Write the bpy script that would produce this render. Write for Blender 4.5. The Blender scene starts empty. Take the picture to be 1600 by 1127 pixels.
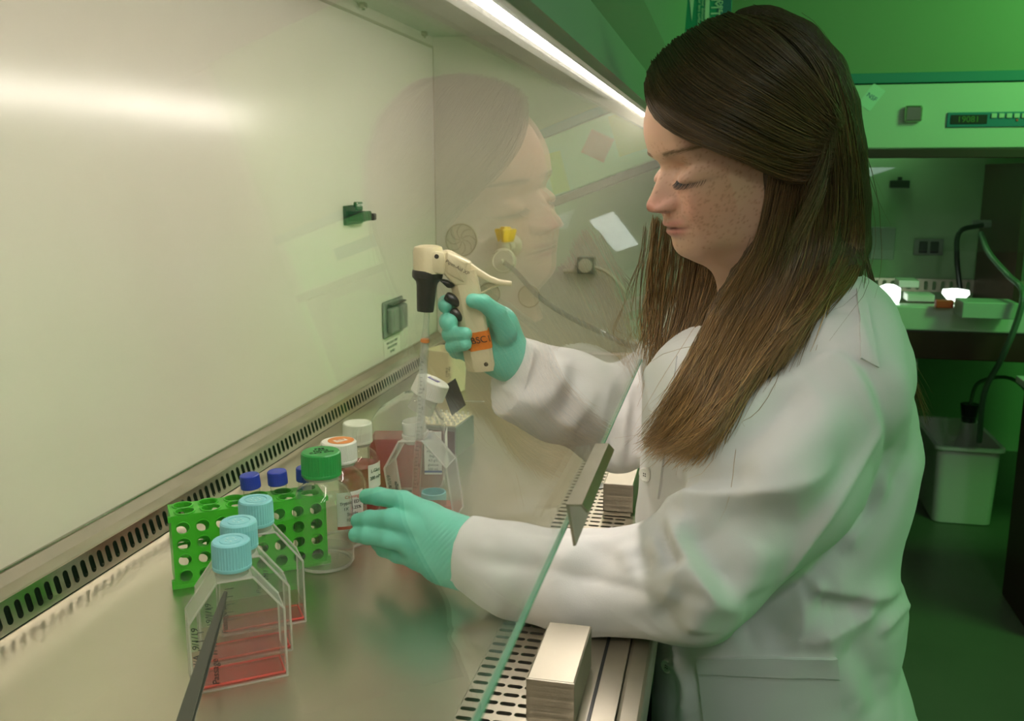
import bpy, bmesh, math, random
import numpy as np
from mathutils import Vector, Matrix
random.seed(7); np.random.seed(7)
SC = bpy.context.scene
COL = SC.collection
# ------------------------------------------------------------------ camera
FPX = 1466.0; CX, CY = 800.0, 563.5; HC = 0.468
Xc = np.array([335, 293, -FPX]); Xc /= np.linalg.norm(Xc)
Zc = np.array([0, FPX*FPX/293, FPX]); Zc /= np.linalg.norm(Zc)
Yc = np.cross(Zc, Xc)
MW = np.array([Xc, Yc, Zc])
CAM = np.array([0, 0, HC])
cd = bpy.data.cameras.new('camera'); cam = bpy.data.objects.new('camera', cd); COL.objects.link(cam)
cd.sensor_width = 36; cd.lens = 36*FPX/1600; cd.clip_start = 0.02; cd.clip_end = 50
m4 = Matrix.Identity(4)
for i in range(3):
    for j in range(3): m4[i][j] = MW[i, j]
m4.translation = Vector(CAM)
cam.matrix_world = m4
cd.dof.use_dof = True; cd.dof.focus_distance = 1.08; cd.dof.aperture_fstop = 11
SC.camera = cam
SC.view_settings.view_transform = 'Standard'; SC.view_settings.look = 'None'
SC.view_settings.gamma = 1; SC.view_settings.use_curve_mapping = False
SC.view_settings.exposure = 0.0
SC.cycles.transparent_max_bounces = 64; SC.cycles.max_bounces = 12
# ------------------------------------------------------------------ world and lights
w = bpy.data.worlds.new('world'); SC.world = w; w.use_nodes = True
w.node_tree.nodes['Background'].inputs[0].default_value = (0.05, 0.12, 0.06, 1)
w.node_tree.nodes['Background'].inputs[1].default_value = 0.15
def area(name, loc, target, size, power, color, sy=None):
    l = bpy.data.lights.new(name, 'AREA'); l.energy = power; l.color = color
    l.shape = 'RECTANGLE'; l.size = size; l.size_y = sy or size
    o = bpy.data.objects.new(name, l); COL.objects.link(o); o.location = loc
    o.rotation_euler = (Vector(target)-Vector(loc)).to_track_quat('-Z', 'Y').to_euler()
    return o
TUBE_STRENGTH = 31.0
PANEL_STRENGTH = 22.0
GREEN = (0.20, 1.0, 0.20)
area('green_flood_lamp', (0.75, -2.3, .85), (1.15, -0.3, 0.05), 1.1, 11, GREEN)
area('green_back_lamp', (2.3, -1.5, 1.25), (3.7, -0.3, 0.2), 0.4, 14, GREEN)
area('added_fill_light', (0.45, -0.9, 1.78), (1.1, -0.1, 0.1), 0.6, 3.5, (0.85, 0.93, 1.0))  # added fill for the coat's camera side, not a lamp of the room

# ------------------------------------------------------------------ helpers
def ray(px, py): return MW @ (np.array([px-CX, CY-py, -FPX])/FPX)
def at(px, py, d): return CAM + ray(px, py)*d
def on_z(px, py, z=0.0):
    r = ray(px, py); return CAM + r*(z-HC)/r[2]
def on_y(px, py, y):
    r = ray(px, py); return CAM + r*y/r[1]
def on_x(px, py, x):
    r = ray(px, py); return CAM + r*x/r[0]
def V(p): return Vector([float(c) for c in p])

def link_mesh(name, verts, faces, mat=None, parent=None, smooth=False, loc=None):
    me = bpy.data.meshes.new(name)
    verts = np.asarray(verts, dtype=np.float64)
    if parent is not None and loc is None:
        org = np.array(parent.matrix_world.translation if parent.parent is None else world_loc(parent))
        verts = verts-org
    if isinstance(faces, np.ndarray):
        nf, k = faces.shape
        me.vertices.add(len(verts)); me.vertices.foreach_set('co', verts.ravel())
        me.loops.add(nf*k); me.loops.foreach_set('vertex_index', faces.ravel().astype(np.int32))
        me.polygons.add(nf); me.polygons.foreach_set('loop_start', np.arange(nf, dtype=np.int32)*k)
        me.update(calc_edges=True)
    else:
        me.from_pydata([tuple(v) for v in verts], [], faces); me.update()
    if smooth: me.polygons.foreach_set('use_smooth', [True]*len(me.polygons))
    if mat:
        for m in (mat if isinstance(mat, (list, tuple)) else [mat]): me.materials.append(m)
    o = bpy.data.objects.new(name, me); COL.objects.link(o)
    if parent: o.parent = parent
    return o
def world_loc(o):
    p = np.zeros(3)
    while o: p += np.array(o.location); o = o.parent
    return p
def tag(o, label=None, cat=None, group=None, kind=None):
    if label: o['label'] = label
    if cat: o['category'] = cat
    if group: o['group'] = group
    if kind: o['kind'] = kind
    return o
def thing(name, loc, label, cat, group=None):
    o = bpy.data.objects.new(name, None); COL.objects.link(o); o.location = V(loc)
    o.empty_display_size = 0.02
    bpy.context.view_layer.update()
    return tag(o, label, cat, group)

class MB:
    """collects shapes into one mesh (world coordinates)"""
    def __init__(s): s.v = []; s.f = []; s.mi = []
    def add(s, v, f, mi=0):
        n = len(s.v); s.v += [tuple(float(c) for c in p) for p in v]
        s.f += [tuple(n+i for i in q) for q in f]; s.mi += [mi]*len(f); return s
    def box(s, c, size, ax=None, bev=0.0, mi=0, seg=2):
        bm = bmesh.new(); bmesh.ops.create_cube(bm, size=1)
        for v in bm.verts: v.co = Vector((v.co.x*size[0], v.co.y*size[1], v.co.z*size[2]))
        if bev > 0: bmesh.ops.bevel(bm, geom=bm.edges[:], offset=bev, segments=seg, affect='EDGES', profile=0.5)
        bm.verts.index_update()
        R = np.eye(3) if ax is None else np.array(ax).T
        v = [np.array(c)+R@np.array(q.co) for q in bm.verts]
        f = [[q.index for q in fc.verts] for fc in bm.faces]; bm.free()
        return s.add(v, f, mi)
    def bar(s, lo, hi, bev=0.0, mi=0):
        lo = np.array(lo, float); hi = np.array(hi, float)
        return s.box((lo+hi)/2, hi-lo, None, bev, mi)
    def lathe(s, prof, c, ax=None, seg=32, mi=0, close=False):
        R = np.eye(3) if ax is None else np.array(ax).T
        v = []; f = []
        for r, z in prof:
            for k in range(seg):
                a = 2*math.pi*k/seg; v.append(np.array(c)+R@np.array([r*math.cos(a), r*math.sin(a), z]))
        for i in range(len(prof)-1):
            for k in range(seg):
                k2 = (k+1) % seg; f.append((i*seg+k, i*seg+k2, (i+1)*seg+k2, (i+1)*seg+k))
        if prof[0][0] > 1e-6: f.append(tuple(range(seg-1, -1, -1)))
        if prof[-1][0] > 1e-6: f.append(tuple((len(prof)-1)*seg+k for k in range(seg)))
        return s.add(v, f, mi)
    def prism(s, pts, c, ax, t, bev=0.0, mi=0):
        """outline pts in (ax0, ax1) extruded +-t/2 along ax2"""
        bm = bmesh.new(); vs = [bm.verts.new((p[0], p[1], -t/2)) for p in pts]
        fc = bm.faces.new(vs); r = bmesh.ops.extrude_face_region(bm, geom=[fc])
        for g in r['geom']:
            if isinstance(g, bmesh.types.BMVert): g.co.z = t/2
        bmesh.ops.recalc_face_normals(bm, faces=bm.faces[:])
        if bev > 0: bmesh.ops.bevel(bm, geom=bm.edges[:], offset=bev, segments=2, affect='EDGES', profile=0.5)
        bm.verts.index_update(); R = np.array(ax).T
        v = [np.array(c)+R@np.array(q.co) for q in bm.verts]
        f = [[q.index for q in fc.verts] for fc in bm.faces]; bm.free()
        return s.add(v, f, mi)
    def tube(s, pts, r, seg=10, mi=0, cap=True):
        pts = np.array(pts, float); n = len(pts); rr = np.broadcast_to(np.array(r, float), (n,))
        t = np.gradient(pts, axis=0); t /= np.linalg.norm(t, axis=1)[:, None]
        up = np.array([0, 0, 1.0]) if abs(t[0][2]) < .9 else np.array([1.0, 0, 0])
        v = []; f = []
        for i in range(n):
            a = np.cross(t[i], up); a /= np.linalg.norm(a); b = np.cross(a, t[i]); up = b
            for k in range(seg):
                q = 2*math.pi*k/seg; v.append(pts[i]+rr[i]*(math.cos(q)*a+math.sin(q)*b))
        for i in range(n-1):
            for k in range(seg):
                k2 = (k+1) % seg; f.append((i*seg+k, i*seg+k2, (i+1)*seg+k2, (i+1)*seg+k))
        if cap: f.append(tuple(range(seg-1, -1, -1))); f.append(tuple((n-1)*seg+k for k in range(seg)))
        return s.add(v, f, mi)
    def build(s, name, mat, parent=None, smooth=False, auto=None):
        o = link_mesh(name, s.v, s.f, mat, parent)
        if isinstance(mat, (list, tuple)) and len(mat) > 1: o.data.polygons.foreach_set('material_index', s.mi)
        bm = bmesh.new(); bm.from_mesh(o.data); bmesh.ops.recalc_face_normals(bm, faces=bm.faces[:]); bm.to_mesh(o.data); bm.free()
        if smooth:
            o.data.polygons.foreach_set('use_smooth', [True]*len(o.data.polygons))
            o.data.set_sharp_from_angle(angle=math.radians(auto or 35))
        return o
def spline(pts, n=24):
    pts = np.array(pts, float); m = len(pts)
    P = np.vstack([2*pts[0]-pts[1], pts, 2*pts[-1]-pts[-2]])
    out = []
    for t in np.linspace(0, m-1-1e-9, n):
        i = int(t); u = t-i; a, b, c, d = P[i:i+4]
        out.append(.5*((2*b)+(-a+c)*u+(2*a-5*b+4*c-d)*u*u+(-a+3*b-3*c+d)*u**3))
    return np.array(out)
def frame_axes(right, up):
    r = np.array(right, float); r /= np.linalg.norm(r); n = np.cross(r, up); n /= np.linalg.norm(n); u = np.cross(n, r)
    return r, u, n
def lettering(body, pos, right, up, size, mat, parent, ext=0.0002, align='CENTER', name='lettering', shear=0):
    cu = bpy.data.curves.new(name, 'FONT'); cu.body = body; cu.size = size; cu.extrude = ext; cu.shear = shear
    cu.align_x = align; cu.align_y = 'CENTER'; cu.materials.append(mat)
    o = bpy.data.objects.new(name, cu); COL.objects.link(o)
    r, u, n = frame_axes(right, up); m = Matrix.Identity(4)
    for i in range(3): m[i][0], m[i][1], m[i][2] = r[i], u[i], n[i]
    m.translation = V(np.array(pos)-world_loc(parent))
    bpy.context.view_layer.update(); dg = bpy.context.evaluated_depsgraph_get()
    me = bpy.data.meshes.new_from_object(o.evaluated_get(dg)); bpy.data.objects.remove(o); bpy.data.curves.remove(cu)
    o = bpy.data.objects.new(name, me); COL.objects.link(o); o.parent = parent; o.matrix_local = m
    return o
# ------------------------------------------------------------------ materials
def mat(name, color=(.8, .8, .8), rough=.5, metal=0.0, spec=.5, emis=None, estr=0, bump=None, noise=None, coat=0, sss=0, attr=None, trans=0, sheen=0):
    m = bpy.data.materials.new(name); m.use_nodes = True; nt = m.node_tree; b = nt.nodes['Principled BSDF']
    b.inputs['Base Color'].default_value = (*color, 1); b.inputs['Roughness'].default_value = rough
    b.inputs['Metallic'].default_value = metal; b.inputs['Specular IOR Level'].default_value = spec
    b.inputs['Coat Weight'].default_value = coat; b.inputs['Transmission Weight'].default_value = trans
    if sheen: b.inputs['Sheen Weight'].default_value = sheen
    if sss:
        b.inputs['Subsurface Weight'].default_value = sss; b.inputs['Subsurface Radius'].default_value = (.012, .004, .002); b.inputs['Subsurface Scale'].default_value = .6
    if emis: b.inputs['Emission Color'].default_value = (*emis, 1); b.inputs['Emission Strength'].default_value = estr
    tc = nt.nodes.new('ShaderNodeTexCoord')
    if attr:
        a = nt.nodes.new('ShaderNodeAttribute'); a.attribute_name = attr; nt.links.new(a.outputs['Color'], b.inputs['Base Color'])
    if noise:   # (scale xyz, amount, color2, rough variation)
        mp = nt.nodes.new('ShaderNodeMapping'); mp.inputs['Scale'].default_value = noise[0]
        nz = nt.nodes.new('ShaderNodeTexNoise'); nz.inputs['Scale'].default_value = 1; nz.inputs['Detail'].default_value = 5
        nt.links.new(tc.outputs['Object'], mp.inputs[0]); nt.links.new(mp.outputs[0], nz.inputs[0])
        cr = nt.nodes.new('ShaderNodeMix'); cr.data_type = 'RGBA'
        cr.inputs['A'].default_value = (*color, 1); cr.inputs['B'].default_value = (*noise[1], 1)
        if attr: nt.links.new(a.outputs['Color'], cr.inputs['A'])
        rp = nt.nodes.new('ShaderNodeValToRGB'); rp.color_ramp.elements[0].position = noise[2][0]; rp.color_ramp.elements[1].position = noise[2][1]
        nt.links.new(nz.outputs[0], rp.inputs[0]); nt.links.new(rp.outputs[0], cr.inputs['Factor'])
        nt.links.new(cr.outputs['Result'], b.inputs['Base Color'])
        if len(noise) > 3:
            mr = nt.nodes.new('ShaderNodeMapRange'); mr.inputs['To Min'].default_value = rough-noise[3]; mr.inputs['To Max'].default_value = rough+noise[3]
            mr.inputs['From Min'].default_value = .3; mr.inputs['From Max'].default_value = .7
            nt.links.new(nz.outputs[0], mr.inputs[0]); nt.links.new(mr.outputs[0], b.inputs['Roughness'])
    if bump:    # (scale xyz, strength, distance)
        mp2 = nt.nodes.new('ShaderNodeMapping'); mp2.inputs['Scale'].default_value = bump[0]
        nz2 = nt.nodes.new('ShaderNodeTexNoise'); nz2.inputs['Scale'].default_value = 1; nz2.inputs['Detail'].default_value = 3
        bp = nt.nodes.new('ShaderNodeBump'); bp.inputs['Strength'].default_value = bump[1]; bp.inputs['Distance'].default_value = bump[2]
        nt.links.new(tc.outputs['Object'], mp2.inputs[0]); nt.links.new(mp2.outputs[0], nz2.inputs[0])
        nt.links.new(nz2.outputs[0], bp.inputs['Height']); nt.links.new(bp.outputs[0], b.inputs['Normal'])
    return m
def clear(name, tint=(.95, .97, .96), f0=.04, rough=.02, haze=0.0, hazecol=(.8, .8, .78), power=5.0, scale=1.0):
    """thin clear sheet: transparent with Schlick reflection on both faces, plus a little haze"""
    m = bpy.data.materials.new(name); m.use_nodes = True; nt = m.node_tree; nt.nodes.clear()
    out = nt.nodes.new('ShaderNodeOutputMaterial'); tr = nt.nodes.new('ShaderNodeBsdfTransparent'); tr.inputs[0].default_value = (*tint, 1)
    gl = nt.nodes.new('ShaderNodeBsdfGlossy'); gl.inputs['Roughness'].default_value = rough
    lw = nt.nodes.new('ShaderNodeLayerWeight'); lw.inputs['Blend'].default_value = .5
    pw = nt.nodes.new('ShaderNodeMath'); pw.operation = 'POWER'; pw.inputs[1].default_value = power
    nt.links.new(lw.outputs['Facing'], pw.inputs[0])
    ma = nt.nodes.new('ShaderNodeMath'); ma.operation = 'MULTIPLY_ADD'; ma.inputs[1].default_value = (1-f0)*scale; ma.inputs[2].default_value = f0*scale
    nt.links.new(pw.outputs[0], ma.inputs[0])
    mx = nt.nodes.new('ShaderNodeMixShader'); nt.links.new(ma.outputs[0], mx.inputs[0])
    base = tr
    if haze > 0:
        df = nt.nodes.new('ShaderNodeBsdfDiffuse'); df.inputs[0].default_value = (*hazecol, 1)
        tl = nt.nodes.new('ShaderNodeBsdfTranslucent'); tl.inputs[0].default_value = (*hazecol, 1)
        ad = nt.nodes.new('ShaderNodeMixShader'); ad.inputs[0].default_value = .5; nt.links.new(df.outputs[0], ad.inputs[1]); nt.links.new(tl.outputs[0], ad.inputs[2])
        m2 = nt.nodes.new('ShaderNodeMixShader'); m2.inputs[0].default_value = haze
        nt.links.new(tr.outputs[0], m2.inputs[1]); nt.links.new(ad.outputs[0], m2.inputs[2]); base = m2
    nt.links.new(base.outputs[0], mx.inputs[1]); nt.links.new(gl.outputs[0], mx.inputs[2]); nt.links.new(mx.outputs[0], out.inputs[0])
    return m
def emit(name, color, s):
    m = bpy.data.materials.new(name); m.use_nodes = True; nt = m.node_tree; nt.nodes.clear()
    o = nt.nodes.new('ShaderNodeOutputMaterial'); e = nt.nodes.new('ShaderNodeEmission'); e.inputs[0].default_value = (*color, 1); e.inputs[1].default_value = s
    nt.links.new(e.outputs[0], o.inputs[0]); return m
M = {}
M['enamel'] = mat('cream_enamel', (.70, .66, .58), .22, noise=((2, 2, 2), (.66, .62, .53), (.3, .7), .05))
M['steel'] = mat('brushed_steel', (.60, .55, .46), .36, 1.0, noise=((9, 9, 9), (.48, .44, .36), (.35, .7), .06), bump=((300, 40, 300), .08, .0005))
M['steel_top'] = mat('work_surface_steel', (.68, .63, .52), .29, 1.0, noise=((5, 5, 5), (.61, .56, .46), (.1, .9), .015), bump=((60, 500, 60), .12, .0004))
M['steel_pol'] = mat('polished_steel', (.62, .59, .52), .2, 1.0)
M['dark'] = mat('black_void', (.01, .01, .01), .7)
M['black'] = mat('black_plastic', (.012, .012, .012), .35)
M['white_pl'] = mat('white_plastic', (.82, .80, .74), .35)
M['cream_pl'] = mat('cream_plastic', (.72, .63, .42), .33)
M['rack'] = mat('green_polypropylene', (.045, .46, .014), .35, sss=0)
M['cap_aqua'] = mat('aqua_cap', (.22, .55, .62), .4)
M['cap_blue'] = mat('blue_cap', (.015, .035, .42), .4)
M['cap_green'] = mat('green_cap', (.02, .30, .06), .35)
M['ps'] = clear('clear_polystyrene', (.975, .98, .975), .045, .03, haze=.045)
M['ps_edge'] = clear('polystyrene_edge', (.93, .93, .91), .07, .1, haze=.42, hazecol=(.92, .90, .86))
M['glass'] = clear('bottle_glass', (.97, .975, .965), .05, .03, haze=.03, power=3.5)
M['sash'] = clear('sash_glass', (.975, .985, .975), .04, 0.0, haze=.008, hazecol=(.7, .8, .7), scale=.85)
M['reflection_tint'] = clear('pink_reflection_tint', (.97, .87, .86), .04, .05, haze=.05, hazecol=(.9, .5, .48))  # pink tint that paints the pale reflection above the medium
M['sash_edge'] = mat('green_glass_edge', (.20, .46, .32), .2, spec=.8)
M['red'] = clear('red_medium', (.72, .13, .13), .04, .05, haze=.30, hazecol=(.62, .05, .06))
M['pink'] = clear('pink_medium', (.95, .52, .48), .04, .05, haze=.20, hazecol=(.95, .22, .20))
M['water'] = clear('clear_liquid', (.94, .94, .92), .05, .02, haze=.05)
M['ink'] = mat('black_ink', (.012, .012, .015), .6)
M['paper'] = mat('white_label', (.78, .77, .72), .6)
M['orange'] = mat('orange_tape', (.85, .22, .015), .5)
M['yellow'] = mat('yellow_plastic', (.80, .53, .01), .35)
M['rubber'] = mat('black_rubber', (.018, .018, .017), .4)
M['grey_pl'] = mat('grey_plastic', (.20, .22, .19), .35)
M['purple'] = mat('purple_print', (.11, .07, .35), .5)
M['green_dk'] = mat('dark_green_plastic', (.01, .07, .02), .35)
M['blue_print'] = mat('blue_print', (.03, .06, .30), .5)
M['red_print'] = mat('red_print', (.6, .06, .03), .5)
M['or_print'] = mat('orange_print', (.72, .24, .06), .5)
M['wall'] = mat('room_wall', (.30, .44, .26), .55)
M['floor'] = mat('lab_floor', (.13, .15, .10), .35, noise=((1.4, 1.4, 1.4), (.09, .11, .07), (.35, .65), .08))
M['teal'] = mat('teal_trim', (.02, .18, .20), .4)
M['ltgrey'] = mat('light_grey_enamel', (.55, .56, .52), .3)
M['dkcab'] = mat('dark_brown_laminate', (.045, .012, .01), .4)
M['tubing'] = clear('clear_tubing', (.75, .77, .76), .08, .08, haze=.25)
M['glove'] = mat('teal_nitrile', (.16, .62, .49), .42, spec=.45)
M['tube_lamp'] = emit('lamp_tube', (1.0, .91, .82), TUBE_STRENGTH)
M['panel'] = emit('lamp_panel', (.93, 1.0, .95), PANEL_STRENGTH)
# ================================================================== ROOM SHELL
FZ = -0.80; CZ = 1.85
def struct(name, lo, hi, m):
    b = MB(); b.bar(lo, hi); o = b.build(name, m); tag(o, kind='structure'); return o
struct('floor', (-2.6, -3.0, FZ-.05), (4.7, 2.2, FZ), M['floor'])
struct('ceiling', (-2.6, -3.0, CZ), (4.7, 2.2, CZ+.05), M['wall'])
struct('wall_far', (4.6, -3.0, FZ), (4.7, 2.2, CZ), M['wall'])
struct('wall_near', (-2.7, -3.0, FZ), (-2.6, 2.2, CZ), M['wall'])
struct('wall_right', (-2.6, -3.1, FZ), (4.7, -3.0, CZ), M['wall'])
struct('wall_left', (-2.6, 2.2, FZ), (4.7, 2.3, CZ), M['wall'])

# ceiling light placed so that it shows in the far hood's glass
pl = thing('ceiling_light', (-.95, -.72, CZ), 'rectangular white panel light in the ceiling behind the camera side, seen reflected in glass', 'ceiling light')
b = MB(); b.bar((-1.46, -.84, CZ-.03), (-.45, -.60, CZ-.001), .004); b.build('light_frame', M['ltgrey'], pl)
b = MB(); b.bar((-1.44, -.82, CZ-.036), (-.47, -.62, CZ-.031)); b.build('diffuser', M['panel'], pl)

# ================================================================== BIOSAFETY CABINET
X0, X1 = -0.02, 2.43
YB = 0.755; ZT = .785
cab = thing('biosafety_cabinet', (1.2, .4, 0), 'open steel-floored biosafety cabinet with cream back wall and slanted glass sash', 'safety cabinet')
b = MB(); b.bar((X0-.02, YB, -.08), (X1+.02, YB+.03, ZT)); b.bar((X0-.02, YB, ZT+.004), (X1+.02, YB+.03, 1.1)); b.build('back_panel', M['enamel'], cab)
b = MB(); b.bar((X0, YB-.0015, ZT-.001), (X1, YB+.001, ZT+.005)); b.build('panel_seam', mat('seam_sealant', (.36, .33, .25), .5), cab)
def side(x0, x1, nm='side_panel'):
    pts = [(.02, -.1), (YB, -.1), (YB, .93), (.24, .93), (.155, .62), (.088, .232), (.02, .0)]
    b = MB(); b.prism([(p[0], p[1]) for p in pts], ((x0+x1)/2, 0, 0), ((0, 1, 0), (0, 0, 1), (1, 0, 0)), x1-x0)
    return b.build(nm, M['enamel'], cab)
side(X1, X1+.03); side(X0-.03, X0)
b = MB(); b.bar((X1-.0012, YB-.002, .03), (X1, YB-.0002, ZT)); b.build('corner_bead', M['steel_pol'], cab)
# work surface with rounded far edge
b = MB()
prof = [(.2125, -.004), (.2125, 0), (.704, 0), (.704, -.004)]
v = [(x, y, z) for x in (X0, X1) for y, z in prof]
b.add(v, [(0, 1, 5, 4), (1, 2, 6, 5), (2, 3, 7, 6), (3, 0, 4, 7), (0, 3, 2, 1), (4, 5, 6, 7)])
ws = b.build('work_surface', M['steel_top'], cab)
# coved lip where the surface meets the far panel
b = MB(); b.tube([(X1-.012, .2125, .002), (X1-.012, .70, .002)], .006, 8); b.build('surface_lip', M['steel'], cab, True)

def slotted(name, o, au, av, nu, nv, pu, pv, hl, hw, m, along='u', skip=None, t=.0016, parent=None):
    """plate of nu x nv cells with stadium holes; along = hole's long axis"""
    b = MB(); o = np.array(o); au = np.array(au); av = np.array(av); an = np.cross(au, av)
    K = 16
    def stad(k):
        a = 2*math.pi*(k+.5)/K; L, r = hl/2-hw/2, hw/2
        x = r*math.cos(a)+(L if math.cos(a) > 0 else -L); y = r*math.sin(a)
        return (x, y) if along == 'u' else (y, x)
    hole = [stad(k) for k in range(K)]
    if along != 'u': hole = hole[::-1]
    A = [math.atan2(h[1], h[0]) for h in hole]
    def rectpt(h):
        s = max(abs(h[0])/(pu/2), abs(h[1])/(pv/2)); return (h[0]/s, h[1]/s)
    rect = [rectpt(h) for h in hole]
    # snap the point nearest each corner onto it
    for sx in (-1, 1):
        for sy in (-1, 1):
            j = min(range(K), key=lambda i: (rect[i][0]-sx*pu/2)**2+(rect[i][1]-sy*pv/2)**2); rect[j] = (sx*pu/2, sy*pv/2)
    for i in range(nu):
        for j in range(nv):
            c = o+au*pu*(i+.5)+av*pv*(j+.5)
            if skip and skip(c):
                q = [c+au*sx*pu/2+av*sy*pv/2 for sx, sy in ((-1, -1), (1, -1), (1, 1), (-1, 1))]; b.add(q, [(0, 1, 2, 3)]); continue
            v = [c+au*x+av*y for x, y in rect]+[c+au*x+av*y for x, y in hole]+[c+au*x+av*y-an*t*2 for x, y in hole]
            f = [(k, (k+1) % K, K+(k+1) % K, K+k) for k in range(K)]+[(K+k, K+(k+1) % K, 2*K+(k+1) % K, 2*K+k) for k in range(K)]
            b.add(v, f)
    ob = link_mesh(name, b.v, b.f, m, parent)
    return ob
# front grille
slotted('front_grille', (.2, .114, -.0005), (1, 0, 0), (0, 1, 0), 148, 6, .015, .0164, .0145, .0062, M['steel'], 'v', parent=cab,
        skip=lambda c: abs(c[0]-1.361) < .014 and abs(c[1]-.172) < .025)
b = MB(); b.bar((X0, .075, -.02), (X1, .114, -.0005)); b.build('grille_margin', M['steel'], cab)
b = MB(); b.lathe([(.015, 0), (.015, .0012), (.0135, .0016), (0, .0016)], (1.361, .172, 0), seg=28); b.build('grille_plug', M['grey_pl'], cab, True)
b = MB(); b.bar((X0, .0955, -.0004), (X1, .0985, .0008)); b.build('grille_gap', M['black'], cab)
b = MB(); b.bar((X0, .052, -.05), (X1, .0745, -.001), .004); b.build('front_sill', M['steel'], cab)
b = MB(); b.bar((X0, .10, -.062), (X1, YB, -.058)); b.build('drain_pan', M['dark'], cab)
# rear grille strip
th = math.atan2(.008, .034)
av = np.array([0, math.sin(th), math.cos(th)])
slotted('rear_grille', (X0, .704, .001), (-1*-1, 0, 0), av, 163, 1, .015, .0338, .021, .0085, M['steel_pol'], 'v', parent=cab)
b = MB(); b.bar((X0, .7115, .033), (X1, .7335, .0355), .0008); b.build('rear_ledge', M['steel'], cab)
b = MB(); b.bar((X0, .7340, .020), (X1, .7365, .0295)); b.build('ledge_gap', M['black'], cab)
b = MB(); b.prism([(.7365, .024), (.755, .024), (.755, .043), (.752, .043), (.7365, .031)], ((X0+X1)/2, 0, 0), ((0, 1, 0), (0, 0, 1), (1, 0, 0)), X1-X0); b.build('rear_trim', M['steel'], cab)
b = MB(); b.tube([(X0, .7505, .0435), (X1, .7505, .0435)], .0022, 8); b.build('trim_bead', M['steel_pol'], cab, True)
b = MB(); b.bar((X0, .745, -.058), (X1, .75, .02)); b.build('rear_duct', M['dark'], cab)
# ceiling diffuser
ribs = bpy.data.materials.new('ribbed_diffuser')
ribs = mat('ribbed_diffuser', (.50, .52, .44), .45)
nt = ribs.node_tree; wv = nt.nodes.new('ShaderNodeTexWave'); wv.bands_direction = 'Y'; wv.inputs['Scale'].default_value = 60
tc = nt.nodes.new('ShaderNodeTexCoord'); bp = nt.nodes.new('ShaderNodeBump'); bp.inputs['Distance'].default_value = .002; bp.inputs['Strength'].default_value = .6
nt.links.new(tc.outputs['Object'], wv.inputs[0]); nt.links.new(wv.outputs['Fac'], bp.inputs['Height']); nt.links.new(bp.outputs[0], nt.nodes['Principled BSDF'].inputs['Normal'])
ZD = .80
b = MB(); b.bar((X0, .30, ZD+.012), (X1, YB, ZD+.022)); df = b.build('ceiling_diffuser', ribs, cab)
for x in (.6, 1.12, 1.31, 1.62, 1.92, 2.33):
    b = MB(); b.bar((x-.008, YB-.018, ZD+.001), (x+.008, YB-.004, ZD+.012), .002); b.tube([(x, YB-.011, ZD-.003), (x, YB-.011, ZD+.004)], .004, 8); b.build('diffuser_clip', M['steel_pol'], df)
# lamp and its housing inside the top front
LY, LZ = .202, .616
b = MB(); b.prism([(.178, .80), (.176, .628), (.186, .634), (.200, .640), (.212, .6375), (.300, .6490), (.303, .653), (.34, .70), (.45, .812), (.44, .82), (.18, .82)], ((X0+X1)/2, 0, 0), ((0, 1, 0), (0, 0, 1), (1, 0, 0)), X1-X0-.002)
b.build('light_housing', M['white_pl'], cab)
b = MB(); b.tube([(.1, LY, LZ), (X1-.02, LY, LZ)], .0120, 20); lt = b.build('lamp_tube', M['tube_lamp'], cab, True)
b = MB(); b.bar((X0+.002, .2218, .6150), (X1-.002, .2232, .6166)); b.build('dark_gap_strip', M['grey_pl'], cab)  # dark bar added to draw the shaded gap between housing and tube
for x in (1.62, 2.15): 
    b = MB(); b.bar((x-.010, LY-.015, LZ-.004), (x+.010, LY+.015, LZ+.028), .003); b.build('lamp_holder', M['ltgrey'], cab)
# sash
sn = math.radians(10.3); sd = np.array([0, math.sin(sn), math.cos(sn)]); snn = np.array([0, math.cos(sn), -math.sin(sn)])
S0 = np.array([0, .095, .231])
XM = (X0+X1)/2
b = MB(); L = .40
b.box(S0+np.array([XM, 0, 0])+sd*(L/2+.0008)+snn*.003, (X1-X0-.004, .0030, L), (np.array([1, 0, 0]), snn, sd))
sash = b.build('sash', M['sash'], cab)
b = MB(); b.box(S0+np.array([XM, 0, 0])-sd*.0006+snn*.003, (X1-X0-.004, .0034, .0016), (np.array([1, 0, 0]), snn, sd)); b.build('sash_edge', M['sash_edge'], sash)
# sash handle: bent steel angle riveted along the bottom of the glass
hc = S0+sd*.012
b = MB()
prof = [(0, 0), (-.034, -.006), (-.040, -.020)]
t_ = .0022
x0h, x1h = .60, .75
pr = [(-.001, .002), (-.001, .0040), (-.012, .0030), (-.0160, -.0030), (-.0145, -.0038), (-.0112, .0015), (-.0030, .0024), (-.0030, -.026), (-.001, -.026)]
b.prism([(p[0], p[1]) for p in pr], hc+np.array([(x0h+x1h)/2, 0, 0]), (snn, sd, np.cross(snn, sd)), x1h-x0h, 0)
tag(b.build('sash_handle', M['steel'], sash), 'bent steel sash handle')
# front panel above the sash
FP = mat('front_panel_enamel', (.30, .33, .28), .38)
b = MB(); pts = [(.128, .577), (.150, .650), (.120, .70), (.10, 1.12), (.13, 1.12), (.15, .72), (.185, .662), (.185, .60), (.137, .572)]
b.prism(pts, ((X0+X1)/2, 0, 0), ((0, 1, 0), (0, 0, 1), (1, 0, 0)), X1-X0+.06); b.build('front_panel', FP, cab)
b = MB(); b.bar((X0-.03, .1, 1.12), (X1+.03, YB+.03, 1.15)); b.build('cabinet_top', M['enamel'], cab)
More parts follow.
